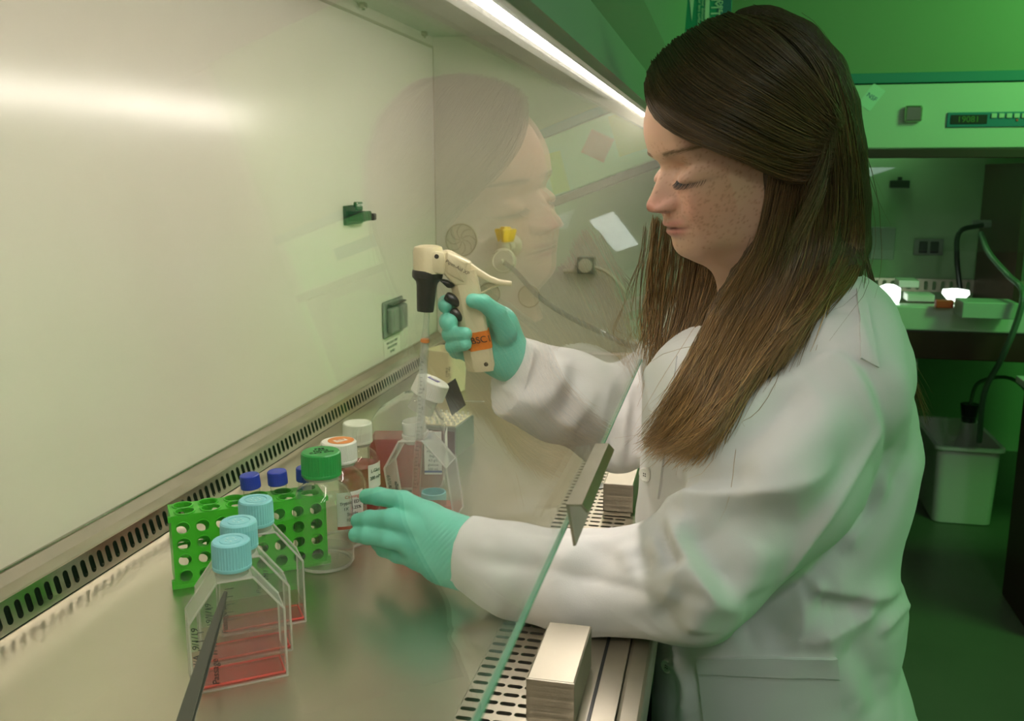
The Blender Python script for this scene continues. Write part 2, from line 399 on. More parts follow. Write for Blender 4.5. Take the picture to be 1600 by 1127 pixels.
# base on legs
b = MB(); b.bar((X0-.03, .070, -.16), (X1+.03, YB+.03, -.064), .004); b.build('base_body', M['ltgrey'], cab)
for x in (X0+.02, X1-.02):
    for y in (.08, YB-.03):
        b = MB(); b.bar((x-.025, y-.025, FZ), (x+.025, y+.025, -.16), .003); b.build('leg', M['ltgrey'], cab)

# ------------------------------------------------------------------ steel arm rests on the grille
def armrest(x0, x1, label):
    t = thing('arm_rest', (x0, .13, 0), label, 'arm rest', None)
    ylo, yhi = .107, .149
    b = MB(); h = .043
    pr = [(ylo, .002), (ylo+.0025, .002), (ylo+.0025, h-.002), (yhi-.0025, h-.002), (yhi-.0025, .004), (yhi, .004), (yhi, h-.0012), (yhi-.0015, h), (ylo+.0015, h), (ylo, h-.0012)]
    b.prism(pr, ((x0+x1)/2, 0, 0), ((0, 1, 0), (0, 0, 1), (1, 0, 0)), x1-x0, 0)
    b.build('top_channel', mat('arm_rest_steel', (.44, .405, .33), .42, 1.0, bump=((300, 30, 300), .1, .0005)), t)
    b = MB(); b.box((x0-.0012, (ylo+yhi)/2, h/2+.0015), (.0016, yhi-ylo, h-.003), None, .0006); b.build('front_plate', mat('ribbed_steel', (.36, .33, .28), .33, 1.0, bump=((1, 1, 130), .5, .002)), t)
    b = MB(); b.bar((x0-.012, ylo+.002, .001), (x0-.0022, yhi-.002, .0022)); b.build('foot_flange', M['steel'], t)
    return t
armrest(.722, .826, 'folded stainless steel arm rest on the front grille, nearest the bottom of the picture')
armrest(1.25, 1.45, 'folded stainless steel arm rest further along the grille, beside the lab coat front')

# ------------------------------------------------------------------ fixtures on cabinet walls
XW = X1
def wallring(px, py, r, label, pinwheel=True):
    c = on_x(px, py, XW); t = thing('port_cover', (XW, c[1], c[2]), label, 'port cover')
    R = ((0, 1, 0), (0, 0, 1), (-1, 0, 0)); R = (np.array([0, -1, 0]), np.array([0, 0, 1]), np.array([-1, 0, 0]))
    b = MB(); b.lathe([(r, 0), (r, .002), (r*.98, .0035), (r*.88, .0035), (r*.86, .0018), (0, .0018)], (XW-.0002, c[1], c[2]), R, 48); b.build('disc', M['cover'], t, True)
    b = MB(); b.tube([(XW-.0034, c[1]+r*.93*math.cos(q), c[2]+r*.93*math.sin(q)) for q in np.linspace(0, 2*math.pi, 41)], .0009, 5, cap=False); b.build('rim_groove', M['cover_d'], t)
    if pinwheel:
        for k in range(8):
            a = k*math.pi/4; pts = []
            for s in np.linspace(.08, .84, 10):
                q = a+1.1*s*s; pts.append((XW-.0024, c[1]+r*s*math.cos(q), c[2]+r*s*math.sin(q)))
            b = MB(); b.tube(pts, .0006, 5); b.build('groove', M['cover_d'], t)
    return t
M['cover'] = mat('port_cover_plastic', (.58, .54, .42), .45); M['cover_d'] = mat('cover_groove', (.25, .22, .15), .6)
wallring(721, 375, .0455, 'round beige port cover with curved pinwheel grooves on the far cabinet wall')
wallring(827, 463, .031, 'plain beige disc on the far wall, below and right of the yellow valve', False)
wallring(765, 459, .031, 'plain beige disc on the far wall behind the raised gloved hand', False)
# yellow gas valve with hose
c = on_x(798, 384, XW); v = thing('gas_valve', (XW, c[1], c[2]), 'cream laboratory valve with bright yellow knob on the far cabinet wall', 'valve')
AX = (np.array([0, -1, 0]), np.array([0, 0, 1]), np.array([-1, 0, 0]))
b = MB(); b.lathe([(.031, 0), (.031, .006), (.026, .012), (.016, .016), (.014, .05), (0, .05)], (XW-.0002, c[1], c[2]), AX, 28); b.build('flange', M['cover'], v, True)
b = MB(); b.lathe([(.013, -.02), (.016, 0), (.013, .02), (.012, .03), (0, .03)], (XW-.06, c[1]+.004, c[2]-.004), None, 24); b.build('valve_body', M['cover'], v, True)
kn = []
for k in range(24):
    a = 2*math.pi*k/24; rr = .024*(1+.22*math.cos(4*a)); kn.append((rr*math.cos(a), rr*math.sin(a)))
kc = on_x(790, 366, XW-.06)
vv = [(kc[0]+x*s, kc[1]+y*s, kc[2]+z) for z, s in ((-.019, .72), (.010, 1.0), (.014, .9), (.014, .5), (.019, .45)) for x, y in kn]
ff = [(i*24+k, i*24+(k+1) % 24, (i+1)*24+(k+1) % 24, (i+1)*24+k) for i in range(4) for k in range(24)]+[tuple(range(23, -1, -1)), tuple(96+k for k in range(24))]
b = MB(); b.add(vv, ff); b.build('knob', M['yellow'], v, True)
fc = on_x(787, 408, XW-.10)
vw = CAM-fc; vw /= np.linalg.norm(vw); vdir = np.array([-.96, .0, -.28]); vdir /= np.linalg.norm(vdir)
r_, u_, n_ = frame_axes(np.cross((0, 0, 1), vdir), (0, 0, 1))
b = MB(); b.lathe([(.014, -.03), (.020, -.012), (.031, -.008), (.033, 0), (.031, .008), (.027, .010), (.025, .007), (.006, .007), (.005, .03), (0, .03)], fc, (r_, u_, n_), 36); b.build('filter_disc', mat('filter_plastic', (.68, .65, .52), .4), v, True)
for k, s in enumerate(('IN LET', 'FILTER', 'VACUUM')):
    a = [2.3, .9, -.6][k]; rad = .029
    lettering(s, fc+r_*rad*math.cos(a)+u_*rad*math.sin(a)+n_*.0092, r_*-math.sin(a)+u_*math.cos(a), -(r_*math.cos(a)+u_*math.sin(a)) if math.sin(a) < 0 else (r_*math.cos(a)+u_*math.sin(a)), .0048, M['ink'], v)
hp = spline([fc+n_*.012, on_x(806, 425, XW-.16), on_x(840, 462, 2.18), on_x(880, 490, 2.08), on_x(930, 515, 2.0), on_x(985, 540, 1.98), on_x(1060, 555, 2.0)], 40)
b = MB(); b.tube(hp, .0062, 12, cap=False); tag(b.build('vacuum_hose', M['tubing']), 'clear flexible hose drooping from the yellow-knobbed valve across the far wall', 'hose')
# small square stopcock on far wall
c = on_x(918, 413, XW); v = thing('wall_stopcock', (XW, c[1], c[2]), 'small square grey stopcock with side nozzles on the far cabinet wall', 'stopcock')
b = MB(); b.box((XW-.02, c[1], c[2]), (.038, .044, .044), None, .003); b.build('block', M['grey_pl'], v)
b = MB(); b.lathe([(.018, 0), (.018, .006), (.013, .008), (0, .008)], (XW-.04, c[1], c[2]), AX, 24); b.build('dial', M['cover'], v, True)
b = MB(); b.tube([(XW-.02, c[1]+.022, c[2]-.014), (XW-.02, c[1]+.06, c[2]-.018)], .006, 10); b.build('nozzle', M['cover'], v, True)
b = MB(); b.tube(spline([(XW-.02, c[1]-.022, c[2]-.006), (XW-.03, c[1]-.06, c[2]-.02), (XW-.04, c[1]-.11, c[2]-.07)], 12), .005, 10); b.build('nozzle', M['cover'], v, True)

# black and green pen clip holder on back wall
c = on_y(560, 334, YB); v = thing('wall_clip', (c[0], YB, c[2]), 'black and dark green plastic clip holder stuck on the cream back wall', 'clip')
px = lambda x, y, yy=YB: on_y(x, y, yy)
def backbox(x0, y0, x1, y1, t, y=YB):
    a = on_y(x0, y0, y-t); bb = on_y(x1, y1, y-t); cc = (a+bb)/2
    return (cc[0], y-t/2, cc[2]), (abs(a[0]-bb[0]), t, abs(a[2]-bb[2]))
k = backbox(540, 322, 567, 349, .006); b = MB(); b.box(k[0], k[1], None, .0015); b.build('back_plate', M['black'], v)
q = on_y(566, 336, YB-.03); b = MB(); b.box((q[0], YB-.02, q[2]-.003), (.020, .03, .022), None, .003); b.build('jaw', M['black'], v)
q = on_y(561, 325, YB-.03); b = MB(); b.box((q[0]+.01, YB-.026, q[2]+.003), (.034, .004, .017), None, .002); b.build('name_tab', M['green_dk'], v)
lettering('Thermo', (q[0]+.008, YB-.0284, q[2]+.006), (1, 0, 0), (0, 0, 1), .0105, M['paper'], v)
q = on_y(575, 338, YB-.035); b = MB(); b.box((q[0]+.004, YB-.028, q[2]), (.045, .012, .020), None, .003); b.build('arm', M['green_dk'], v)
q = on_y(588, 339, YB-.035); b = MB(); b.box((q[0], YB-.028, q[2]), (.018, .010, .015), None, .003); b.build('arm_tip', M['black'], v)
q = on_y(554, 320, YB-.012); b = MB(); b.lathe([(.006, 0), (.006, .01), (0, .012)], (q[0], YB-.012, q[2]), (np.array([1, 0, 0]), np.array([0, 0, 1]), np.array([0, -1, 0])), 14); b.build('screw_knob', M['black'], v, True)
# covered wall outlet
c = on_y(615, 488, YB); v = thing('power_outlet', (c[0], YB, c[2]), 'grey hinged-cover power outlet low on the cream back wall', 'outlet')
k = backbox(597, 469, 634, 520, .006); pc, ps = k
ps = (.135, .006, .085)
b = MB(); b.box(pc, ps, None, .004); b.build('face_plate', M['grey_pl'], v)
for s in (-1, 1):
    b = MB(); b.box((pc[0]+s*.030, YB-.014, pc[2]-.002), (.046, .018, .060), None, .006); lid = b.build('outlet_lid', M['grey_pl'], v)
b = MB(); b.bar((pc[0]-.05, YB-.02, pc[2]+.032), (pc[0]+.05, YB-.008, pc[2]+.036), .001); b.build('hinge', M['black'], v)
t = tag(MB().bar((pc[0]-.062, YB-.0009, pc[2]-.094), (pc[0]+.05, YB-.0001, pc[2]-.050)).build('sticker', mat('sticker_film', (.68, .65, .56), .4)), 'small pale caution sticker with tiny print under the grey wall outlet', 'sticker')
for i, s in enumerate(('MAX LOAD 5 AMPS', 'UNPLUG BEFORE', 'SERVICE')):
    lettering(s, (pc[0]-.005, YB-.001, pc[2]-.058-.011*i), (1, 0, 0), (0, 0, 1), .0085, M['ink'], t)

# ================================================================== FAR HOOD (second cabinet facing the camera)
HX = 3.25
hood = thing('fume_hood', (HX, -.5, 0), 'second safety cabinet across the room, green lit, with teal trim and dark opening', 'safety cabinet')
YL, YR = .62, -1.35
b = MB(); b.bar((HX, YR, .545), (HX+.06, YL, .742), .004); b.build('header_panel', M['ltgrey'], hood)
b = MB(); b.bar((HX-.006, YR, .745), (HX+.06, YL, .776), .002); b.build('teal_trim', M['teal'], hood)
b = MB(); b.bar((HX+.02, YR, .776), (HX+.65, YL, 1.45)); b.build('upper_body', mat('hood_upper_enamel', (.20, .25, .15), .5), hood)
b = MB(); b.bar((HX-.004, YR, .515), (HX+.06, YL, .543), .002); b.build('lower_rail', M['dkcab'], hood)
b = MB(); b.bar((HX+.62, YR, -.02), (HX+.65, YL, .76)); b.build('back_panel', M['wall'], hood)
for y in (YR, YL-.03):
    b = MB(); b.bar((HX, y, -.02), (HX+.62, y+.03, .76)); b.build('side_panel', M['wall'], hood)
b = MB(); b.bar((HX+.06, YR+.03, .70), (HX+.62, YL-.03, .74)); b.build('inner_ceiling', M['wall'], hood)
b = MB(); b.bar((HX+.02, YR+.03, -.03), (HX+.62, YL-.03, -.012)); b.build('work_surface', M['steel'], hood)
b = MB(); b.bar((HX-.02, YR, -.035), (HX+.05, YL, .045), .006); b.build('front_airfoil', M['ltgrey'], hood)
b = MB(); b.bar((HX-.01, YR, -.13), (HX+.65, YL, -.036), .004); b.build('under_body', M['dkcab'], hood)
slotted('rear_grille', (HX+.6, YR+.03, .02), (0, 1, 0), (0, 0, 1), 63, 1, .03, .05, .034, .014, M['steel'], 'v', parent=hood)
for y in (-1.3, -.62, .5):
    b = MB(); b.bar((HX+.04, y-.03, FZ), (HX+.10, y+.03, -.13)); b.build('leg', M['ltgrey'], hood)
b = MB(); yd = on_x(1556, 330, HX+.4)[1]; b.bar((HX+.10, yd-.02, -.011), (HX+.6, yd, .5)); b.build('divider_panel', M['dkcab'], hood)
gl = mat('hood_glass_metal', (.5, .5, .5), .3)
hs = math.radians(10)
# its own glass, slightly tilted
b = MB(); hd = np.array([math.sin(hs), 0, math.cos(hs)]); hn = np.array([-math.cos(hs), 0, math.sin(hs)])
b.box(np.array([HX+.03, (YL+YR)/2, .22])+hd*.17, (.005, YL-YR-.06, .34), (hn, np.array([0, 1, 0]), hd)); b.build('sash', M['sash'], hood)
for y in (-.42, -.60):
    b = MB(); b.bar((HX+.52, y-.05, .692), (HX+.58, y+.05, .699), .002); b.build('inner_lamp', emit('inner_lamp_glow', (.5, 1, .5), 14), hood)
# header details
def fr(px, py, x=HX): return on_x(px, py, x)
c = fr(1426, 178, HX); b = MB(); b.box((HX-.012, c[1], c[2]), (.02, .052, .050), None, .006); tag(b.build('cabinet_latch', M['steel_pol']), 'small square chrome latch on the far hood header', 'latch')
c0 = fr(1480, 176); c1 = fr(1600, 198); b = MB(); b.bar((HX-.006, c1[1]-.25, c1[2]), (HX-.0005, c0[1], c0[2]), .002); cp = thing('control_panel', (HX, c0[1], c0[2]), 'blue control strip with dark digital display on the far hood header', 'control panel')
b.build('panel_plate', mat('panel_blue', (.02, .16, .24), .4), cp)
d0 = fr(1485, 180); d1 = fr(1541, 194); b = MB(); b.bar((HX-.008, d1[1], d1[2]), (HX-.0062, d0[1], d0[2]), .001); b.build('display', M['black'], cp)
q = fr(1512, 187); lettering('19081', (HX-.0086, q[1], q[2]), (0, -1, 0), (0, 0, 1), .026, mat('dim_digits', (.05, .14, .02), .5, emis=(.2, .6, .05), estr=.04), cp)
for i in range(6):
    q = fr(1552+i*11.8, 181); b = MB(); b.box((HX-.009, q[1], q[2]), (.005, .016, .014), None, .002); b.build('button', M['ltgrey'], cp)
for i in range(2):
    q = fr(1588+i*14, 188); b = MB(); b.box((HX-.008, q[1], q[2]), (.003, .006, .006), None, .001); b.build('indicator_light', M['red_print'], cp)
# taped notes on the header
def note(c, wd, h, ang, m, name, label, cat='note', x=HX):
    a = math.radians(ang); ax = (np.array([0, -math.cos(a), math.sin(a)]), np.array([0, math.sin(a), math.cos(a)]), np.array([-1, 0, 0]))
    b = MB(); b.box((x-.0008, c[0], c[1]), (wd, h, .001), ax); return tag(b.build(name, m), label, cat), ax
q = fr(1362, 152)
nt_, ax_ = note((q[1], q[2]), .045, .075, -35, mat('pale_card', (.60, .66, .66), .5), 'paper_tag', 'pale blue and white tag taped at a slant on the far hood header')
lettering('NSF', (HX-.0016, q[1], q[2]), ax_[0], ax_[1], .02, M['blue_print'], nt_)
note((-.10, .655), .085, .085, 45, mat('pink_note', (.75, .18, .20), .6), 'sticky_note', 'square pink sticky note turned to a diamond on the far hood header')
note((.012, .66), .105, .14, 3, mat('manila_card', (.62, .45, .20), .6), 'paper_card', 'large tan card on the far hood header, beside the pink note')
note((-.262, .62), .06, .14, 5, mat('yellow_card', (.70, .55, .15), .6), 'paper_card', 'narrow yellow card on the far hood header, left of the pink note')
# things inside the far hood
c = on_x(1404, 288, HX+.62); b = MB(); b.box((HX+.60, c[1], c[2]), (.03, .07, .03), None, .004); b.box((HX+.60, c[1], c[2]+.02), (.02, .015, .015), None, .003); tag(b.build('wall_clip', M['black']), 'black clip on the green back wall inside the far hood', 'clip')
c = on_x(1450, 386, HX+.62); v = thing('power_outlet', (HX+.62, c[1], c[2]), 'double power outlet on the green back wall inside the far hood', 'outlet')
b = MB(); b.box((HX+.612, c[1], c[2]), (.012, .105, .062), None, .003); b.build('face_plate', M['grey_pl'], v)
for s in (-1, 1): b = MB(); b.box((HX+.604, c[1]+s*.02, c[2]), (.008, .030, .044), None, .003); b.build('socket', M['black'], v)
c = on_x(1378, 380, HX+.5); b = MB(); b.box((HX+.5, c[1], c[2]), (.05, .085, .12), None, .004); tag(b.build('hanging_clipboard', M['grey_pl']), 'dark grey panel hanging inside the far hood beside the hair', 'panel')
# overexposed lamps and things on the far bench
for (px_, py_, w_, h_, s_, lab) in ((1388, 470, .075, .11, 16, 'small glowing white lamp at the left of the far hood bench'), (1493, 461, .085, .04, 16, 'small low glowing white lamp on the middle of the far hood bench')):
    c = on_x(px_, py_, HX+.12); t = thing('work_lamp', c, lab, 'lamp')
    b = MB(); b.lathe([(w_*.25, -h_*.5), (w_*.38, -h_*.2), (w_*.5, h_*.1), (w_*.48, h_*.4), (w_*.2, h_*.5), (0, h_*.5)], c, None, 20); b.build('bulb', emit('lamp_glow', (.85, 1.0, .85), 4), t, True)
    b = MB(); b.lathe([(w_*.3, 0), (w_*.3, max(.004, c[2]-h_*.5+.011)), (0.0001, max(.004, c[2]-h_*.5+.011))], (c[0], c[1], -.0115), None, 16); b.build('lamp_base', M['ltgrey'], t)
def hb(name, px0, py0, px1, py1, x, dpt, m, label, cat):
    a = on_x(px0, py0, x); d = on_x(px1, py1, x); b = MB(); b.bar((x, d[1], max(d[2], -.011)), (x+dpt, a[1], a[2]), .003); return tag(b.build(name, m), label, cat)
hb('storage_box', 1405, 438, 1436, 450, HX+.3, .1, M['ltgrey'], 'upright pale container at the back of the far hood bench', 'container')
hb('pipette_box', 1418, 460, 1460, 472, HX+.09, .08, M['ltgrey'], 'low white box on the far hood bench', 'box')
hb('instrument_box', 1505, 472, 1590, 500, HX-.145, .11, mat('dim_box', (.40, .45, .40), .4), 'long pale equipment box along the front of the far hood bench', 'box')
hb('tissue_bundle', 1463, 469, 1490, 482, HX-.05, .025, M['red_print'], 'crumpled red cloth on the front edge of the far hood bench', 'cloth')
c = on_x(1567, 337, HX+.45); v = thing('gas_valve', c, 'yellow-knobbed valve inside the far hood with dark hose', 'valve')
b = MB(); b.lathe([(.018, -.025), (.03, .01), (.026, .025), (0, .025)], c, None, 16); b.build('knob', M['yellow'], v, True)
b = MB(); b.tube([c+np.array([0, .1, -.03]), c+np.array([0, -.02, -.03])], .014, 12); b.tube([c+np.array([0, 0, -.03]), (HX+.62, c[1], c[2]-.03)], .014, 12); b.build('valve_body', M['grey_pl'], v, True)
b = MB(); b.tube(spline([on_x(1535, 352, HX+.4), on_x(1500, 362, HX+.36), on_x(1495, 400, HX+.34), on_x(1500, 452, HX+.33)], 20), .009, 10); tag(b.build('rubber_hose', M['black']), 'dark hose hanging in an arc inside the far hood', 'hose')
b = MB(); b.tube(spline([on_x(1533, 365, HX+.3), on_x(1545, 395, HX+.15), on_x(1575, 430, HX-.0), on_x(1598, 455, HX-.17), on_x(1590, 500, HX-.18), on_x(1565, 560, HX-.12), on_x(1538, 615, HX+.1), on_x(1530, 690, HX+.25)], 50), .0095, 10); tag(b.build('rubber_hose', mat('green_grey_hose', (.10, .16, .11), .35)), 'long grey hose running out of the far hood down to the white tub', 'hose')
# white tub under the far hood, with flask
c = on_x(1455, 775, HX+.35)
tx, tyl = HX+.28, on_x(1462, 740, HX+.28)[1]
tyr = on_x(1565, 740, HX+.28)[1]
zt = on_x(1480, 698, HX+.28)[2]
v = thing('plastic_tub', (tx+.15, (tyl+tyr)/2, FZ), 'white square plastic tub on the floor under the far hood', 'tub')
b = MB(); wd = tyl-tyr; cy = (tyl+tyr)/2; hz = zt-FZ
def rr_(w_, d_, z, r=.03, n=6):
    out = []
    for sx, sy, a0 in ((1, 1, 0), (-1, 1, 90), (-1, -1, 180), (1, -1, 270)):
        for k in range(n):
            a = math.radians(a0+90*k/(n-1)); out.append((tx+.22+sx*(w_/2-r)+r*math.cos(a), cy+sy*(d_/2-r)+r*math.sin(a), z))
    return out
rings = [rr_(.40, wd*.92, FZ+.003), rr_(.44, wd, zt), rr_(.46, wd+.02, zt), rr_(.46, wd+.02, zt-.012), rr_(.43, wd-.012, zt-.012), rr_(.39, wd*.90, FZ+.01)]
rings = [rings[0], rr_(.435, wd-.004, zt-.014), rr_(.46, wd+.02, zt-.012), rr_(.46, wd+.02, zt), rr_(.43, wd-.01, zt), rings[5]]
n = len(rings[0]); vv = [p for r in rings for p in r]; ff = [(i*n+k, i*n+(k+1) % n, (i+1)*n+(k+1) % n, (i+1)*n+k) for i in range(5) for k in range(n)]+[tuple(range(n-1, -1, -1)), tuple(5*n+k for k in range(n))]
b.add(vv, ff); b.build('tub_body', M['white_pl'], v, True)
fx, fy = tx+.22, on_x(1515, 640, HX+.5)[1]
v = thing('vacuum_flask', (fx, fy, FZ+.02), 'clear conical suction flask with black stopper standing in the white tub', 'flask')
b = MB(); b.lathe([(.085, FZ+.012), (.088, FZ+.03), (.03, FZ+.30), (.026, FZ+.36), (.03, FZ+.365)], (fx, fy, 0), None, 24); b.build('flask_body', M['glass'], v, True)
b = MB(); b.lathe([(.024, FZ+.34), (.034, FZ+.41), (0, FZ+.41)], (fx, fy, 0), None, 20); b.build('stopper', M['black'], v, True)
b = MB(); b.tube(spline([(fx, fy, FZ+.41), (fx-.02, fy-.02, FZ+.50), (fx-.05, fy-.13, FZ+.52), (fx-.12, fy-.22, FZ+.40), (fx-.20, fy-.26, FZ+.25), (fx-.22, fy-.2, FZ+.02)], 30), .007, 8); b.build('outlet_tube', mat('olive_hose', (.08, .16, .07), .4), v, True)
b = MB(); b.bar((HX+.60, -.62, FZ), (HX+.9, -.22, -.42), .01); tag(b.build('storage_bin', M['black']), 'dark bin standing behind the white tub under the far hood', 'bin')
q = on_x(1590, 700, HX-.30)
v = thing('drawer_cabinet', (HX-.3, q[1]-.3, FZ), 'dark reddish brown cabinet at the right edge under a bench', 'cabinet')
b = MB(); b.bar((HX-.60, q[1]-.7, FZ), (HX-.30, q[1], on_x(1575, 612, HX-.42)[2]), .004); b.build('carcass', M['dkcab'], v)
b = MB(); b.bar((HX-.62, q[1]-.72, on_x(1575, 612, HX-.42)[2]), (HX-.28, q[1]+.02, on_x(1575, 612, HX-.42)[2]+.02), .003); b.build('cabinet_top', M['ltgrey'], v)
# locker with rounded edge, and tissue box, above between the two cabinets
v = thing('metal_locker', (2.62, .2, .56), 'grey green enamel cupboard with a rounded edge on the wall behind the hair', 'cupboard')
a = on_x(925, 0, 2.9); d = on_x(1040, 90, 2.9)
b = MB(); b.bar((2.9, d[1], d[2]), (3.2, a[1]+.1, 1.5), .015); b.build('cupboard_body', mat('cupboard_enamel', (.22, .28, .26), .3), v)
a = on_x(1043, 0, 2.9); b = MB(); b.bar((2.9, a[1]-.012, d[2]+.01), (3.2, a[1]-.0, 1.5)); b.build('door_edge', M['black'], v)
b = MB(); b.bar((2.9, d[1]-.02, d[2]-.025), (3.2, .3, d[2]-.002), .004); b.build('cupboard_shelf', M['ltgrey'], v)
# wiper box standing on end
bx0 = on_x(1054, 60, 2.9); bx1 = on_x(1142, 60, 2.9); z0 = .778
v = thing('wiper_box', (2.95, bx1[1], z0), 'teal and white laboratory wiper box standing on end above the head', 'box')
zt_ = 1.05
ax = 3.02
bx0 = on_x(1054, 40, ax); bx1 = on_x(1142, 40, ax)
b = MB(); b.bar((ax, bx1[1], z0+.002), (ax+.12, bx0[1], zt_), .001); b.build('carton', mat('carton_teal', (.015, .27, .19), .5), v)
b = MB(); q0 = on_x(1120, 40, ax-.001); b.bar((ax-.0014, bx1[1]+.001, z0+.003), (ax-.0004, q0[1], zt_-.001)); b.build('blue_side_band', mat('carton_blue', (.03, .14, .22), .5), v)
yy = on_x(1072, 0, ax)[1]; y2 = on_x(1087, 0, ax)[1]; ym = on_x(1081, 30, ax)[1]
b = MB(); zq = on_x(1080, 33, ax)[2]; b.add([(ax-.0012, yy, zt_), (ax-.0012, y2, zt_), (ax-.0012, ym, zq), (ax-.0002, yy, zt_), (ax-.0002, y2, zt_), (ax-.0002, ym, zq)], [(0, 1, 2), (5, 4, 3), (0, 3, 4, 1), (1, 4, 5, 2), (2, 5, 3, 0)]); b.build('white_flash', M['paper'], v)
q = on_x(1112, 36, ax); q = on_x(1117, 24, ax); lettering('KIMTECH', (ax-.0024, q[1], q[2]), (0, 0, -1), (0, -1, 0), .040, M['paper'], v)
q = on_x(1128, -8, ax); lettering('Kimwipes', (ax-.0024, q[1], q[2]), (0, 0, -1), (0, -1, 0), .026, M['paper'], v)
q = on_x(1108, 10, ax); b = MB(); b.bar((ax-.0018, q[1]-.001, on_x(1108, 30, ax)[2]), (ax-.0006, q[1]+.012, zt_-.01)); b.build('science_bar', M['paper'], v)
q = on_x(1107, 36, ax); lettering('SCIENCE', (ax-.0024, q[1], q[2]), (0, 0, -1), (0, -1, 0), .011, M['paper'], v)
for i, s in enumerate(('more than just wipes', 'Use for your delicate tasks', 'and your lens surfaces')):
    q = on_x(1104-i*5.5, 12, ax); lettering(s, (ax-.0024, q[1], q[2]), (0, 0, -1), (0, -1, 0), .0125, M['paper'], v)
# ================================================================== LABWARE
def ridged_cap(c, r, h, m, name, parent, ridges=48, ax=None, inset=True, depth=.0006, open_top=False):
    """screw cap: fine vertical ridges, bevelled crown, recessed ring on the top"""
    R = np.eye(3) if ax is None else np.array(ax).T
    seg = ridges*2; b = MB()
    prof = [(r*.985, 0, 0), (r, .0006, 0), (r, h*.12, 0), (r, h*.14, 1), (r*.99, h*.86, 1), (r*.965, h*.95, 0), (r*.90, h, 0)]
    if inset: prof += [(r*.64, h, 0), (r*.62, h-.0009, 0), (r*.56, h-.0009, 0), (r*.54, h-.0001, 0), (0.0001, h-.0001, 0)]
    else: prof += [(r*.6, h+.0001, 0), (0.0001, h+.0002, 0)]
    v = []; f = []
    for pr, z, k in prof:
        for s in range(seg):
            a = 2*math.pi*s/seg; q = pr-(depth if (k and s % 2) else 0); v.append(np.array(c)+R@np.array([q*math.cos(a), q*math.sin(a), z]))
    for i in range(len(prof)-1):
        for s in range(seg):
            s2 = (s+1) % seg; f.append((i*seg+s, i*seg+s2, (i+1)*seg+s2, (i+1)*seg+s))
    f.append(tuple(range(seg-1, -1, -1)))
    b.add(v, f); o = b.build(name, m, parent, True); o.data.set_sharp_from_angle(angle=math.radians(25)); return o
U = np.array([.585, -.811, 0]); U /= np.linalg.norm(U); N = np.array([-U[1], U[0], 0]); ZZ = np.array([0, 0, 1.0])
OUT = [(-.0425, 0), (.0425, 0), (.0425, .068), (.0160, .104), (-.0160, .104), (-.0425, .068)]
def shell(parent, c, ax, outline, t, name='body', m_face=None, m_edge=None, rim=.0011):
    b = MB(); b.prism(outline, c, ax, t)
    nf = np.array(ax[2]); o = b.build(name, [m_face or M['ps'], m_edge or M['ps_edge']], parent)
    for p in o.data.polygons:
        p.material_index = 0 if abs(np.dot(np.array(p.normal), nf)) > .9 else 1
    b = MB()
    for s in (-1, 1):
        pts = [np.array(c)+ax[0]*p[0]+ax[1]*p[1]+ax[2]*s*t/2 for p in outline]; pts.append(pts[0])
        for i in range(len(pts)-1): b.tube([pts[i], pts[i+1]], rim, 8)
    for p in outline[:2]+outline[2:3]+outline[-1:]:
        pp = np.array(c)+ax[0]*p[0]+ax[1]*p[1]; b.tube([pp-ax[2]*t/2, pp+ax[2]*t/2], rim*.6, 6)
    b.build('rim', M['ps_edge'], parent, True)
    return o
def clip_outline(outline, z, inset=.0012):
    """part of the outline below height z, shrunk by inset"""
    xs = max(abs(p[0]) for p in outline)-inset
    return [(-xs, inset), (xs, inset), (xs, z), (-xs, z)]
def culture_flask(c, u, n, label, liquid=.026, texts=(), group=None, up=ZZ, capped=True, t=.036):
    ax = (np.array(u), np.array(up), np.cross(u, up)); c = np.array(c)
    th_ = thing('culture_flask', c, label, 'flask', group)
    shell(th_, c+up*.0012, ax, OUT, t)
    if capped: 
        b = MB(); b.lathe([(.0150, .0), (.0150, .010)], c+up*.103, (ax[0], ax[2], ax[1]), 28); b.build('neck', M['ps_edge'], th_, True)
        cp = ridged_cap(c+up*.111, .0178, .0265, M['cap_aqua'], 'cap', th_, 40, (ax[0], -ax[2], ax[1]))
        b = MB()
        for k in range(5):
            a = k*2*math.pi/5+.4; q = c+up*(.1375)+ax[0]*.0045*math.cos(a)+ax[2]*.0045*math.sin(a); b.lathe([(.0012, 0), (.0012, .0003), (0, .0004)], q, (ax[0], -ax[2], ax[1]), 10)
        b.build('vent_hole', mat('cap_vent', (.42, .70, .74), .35), cp)
    if liquid:
        b = MB(); b.prism(clip_outline(OUT, .0038), c+up*.0012, ax, t-.003); b.build('medium', M['pink'], th_)
        b = MB(); qq = [c+ax[0]*sx*.0405+up*.0048+ax[2]*sy*(t/2-.0018) for sx, sy in ((-1, -1), (1, -1), (1, 1), (-1, 1), (-1, -1))]
        for k in range(4): b.tube([qq[k], qq[k+1]], .0010, 6)
        b.build('medium_edge_reflection', M['red_line'], th_)  # red tubes paint in the reflected line around the medium
        b = MB(); b.prism([(-.0405, .0052), (.0405, .0052), (.0405, liquid), (-.0405, liquid)], c+up*.0012, ax, t-.004); b.build('pink_reflection', M['reflection_tint'], th_)  # tinted block painting the pale pink reflection above the medium
    b = MB()
    for k in range(6):
        q = c+ax[0]*(-.033)+up*(.018+k*.0085)-ax[2]*0+(-1)*np.array(n)*(t/2+.0005); b.box(q, (.006 if k % 2 else .009, .0004, .0006), (ax[0], n, up))
    b.build('graduation', M['ink'], th_)
    for s, uu, zz, size in texts:
        lettering(s, c+ax[0]*uu+up*zz-np.array(n)*(t/2+.0007), up, -ax[0], size, M['ink'], th_, shear=.2)
    return th_
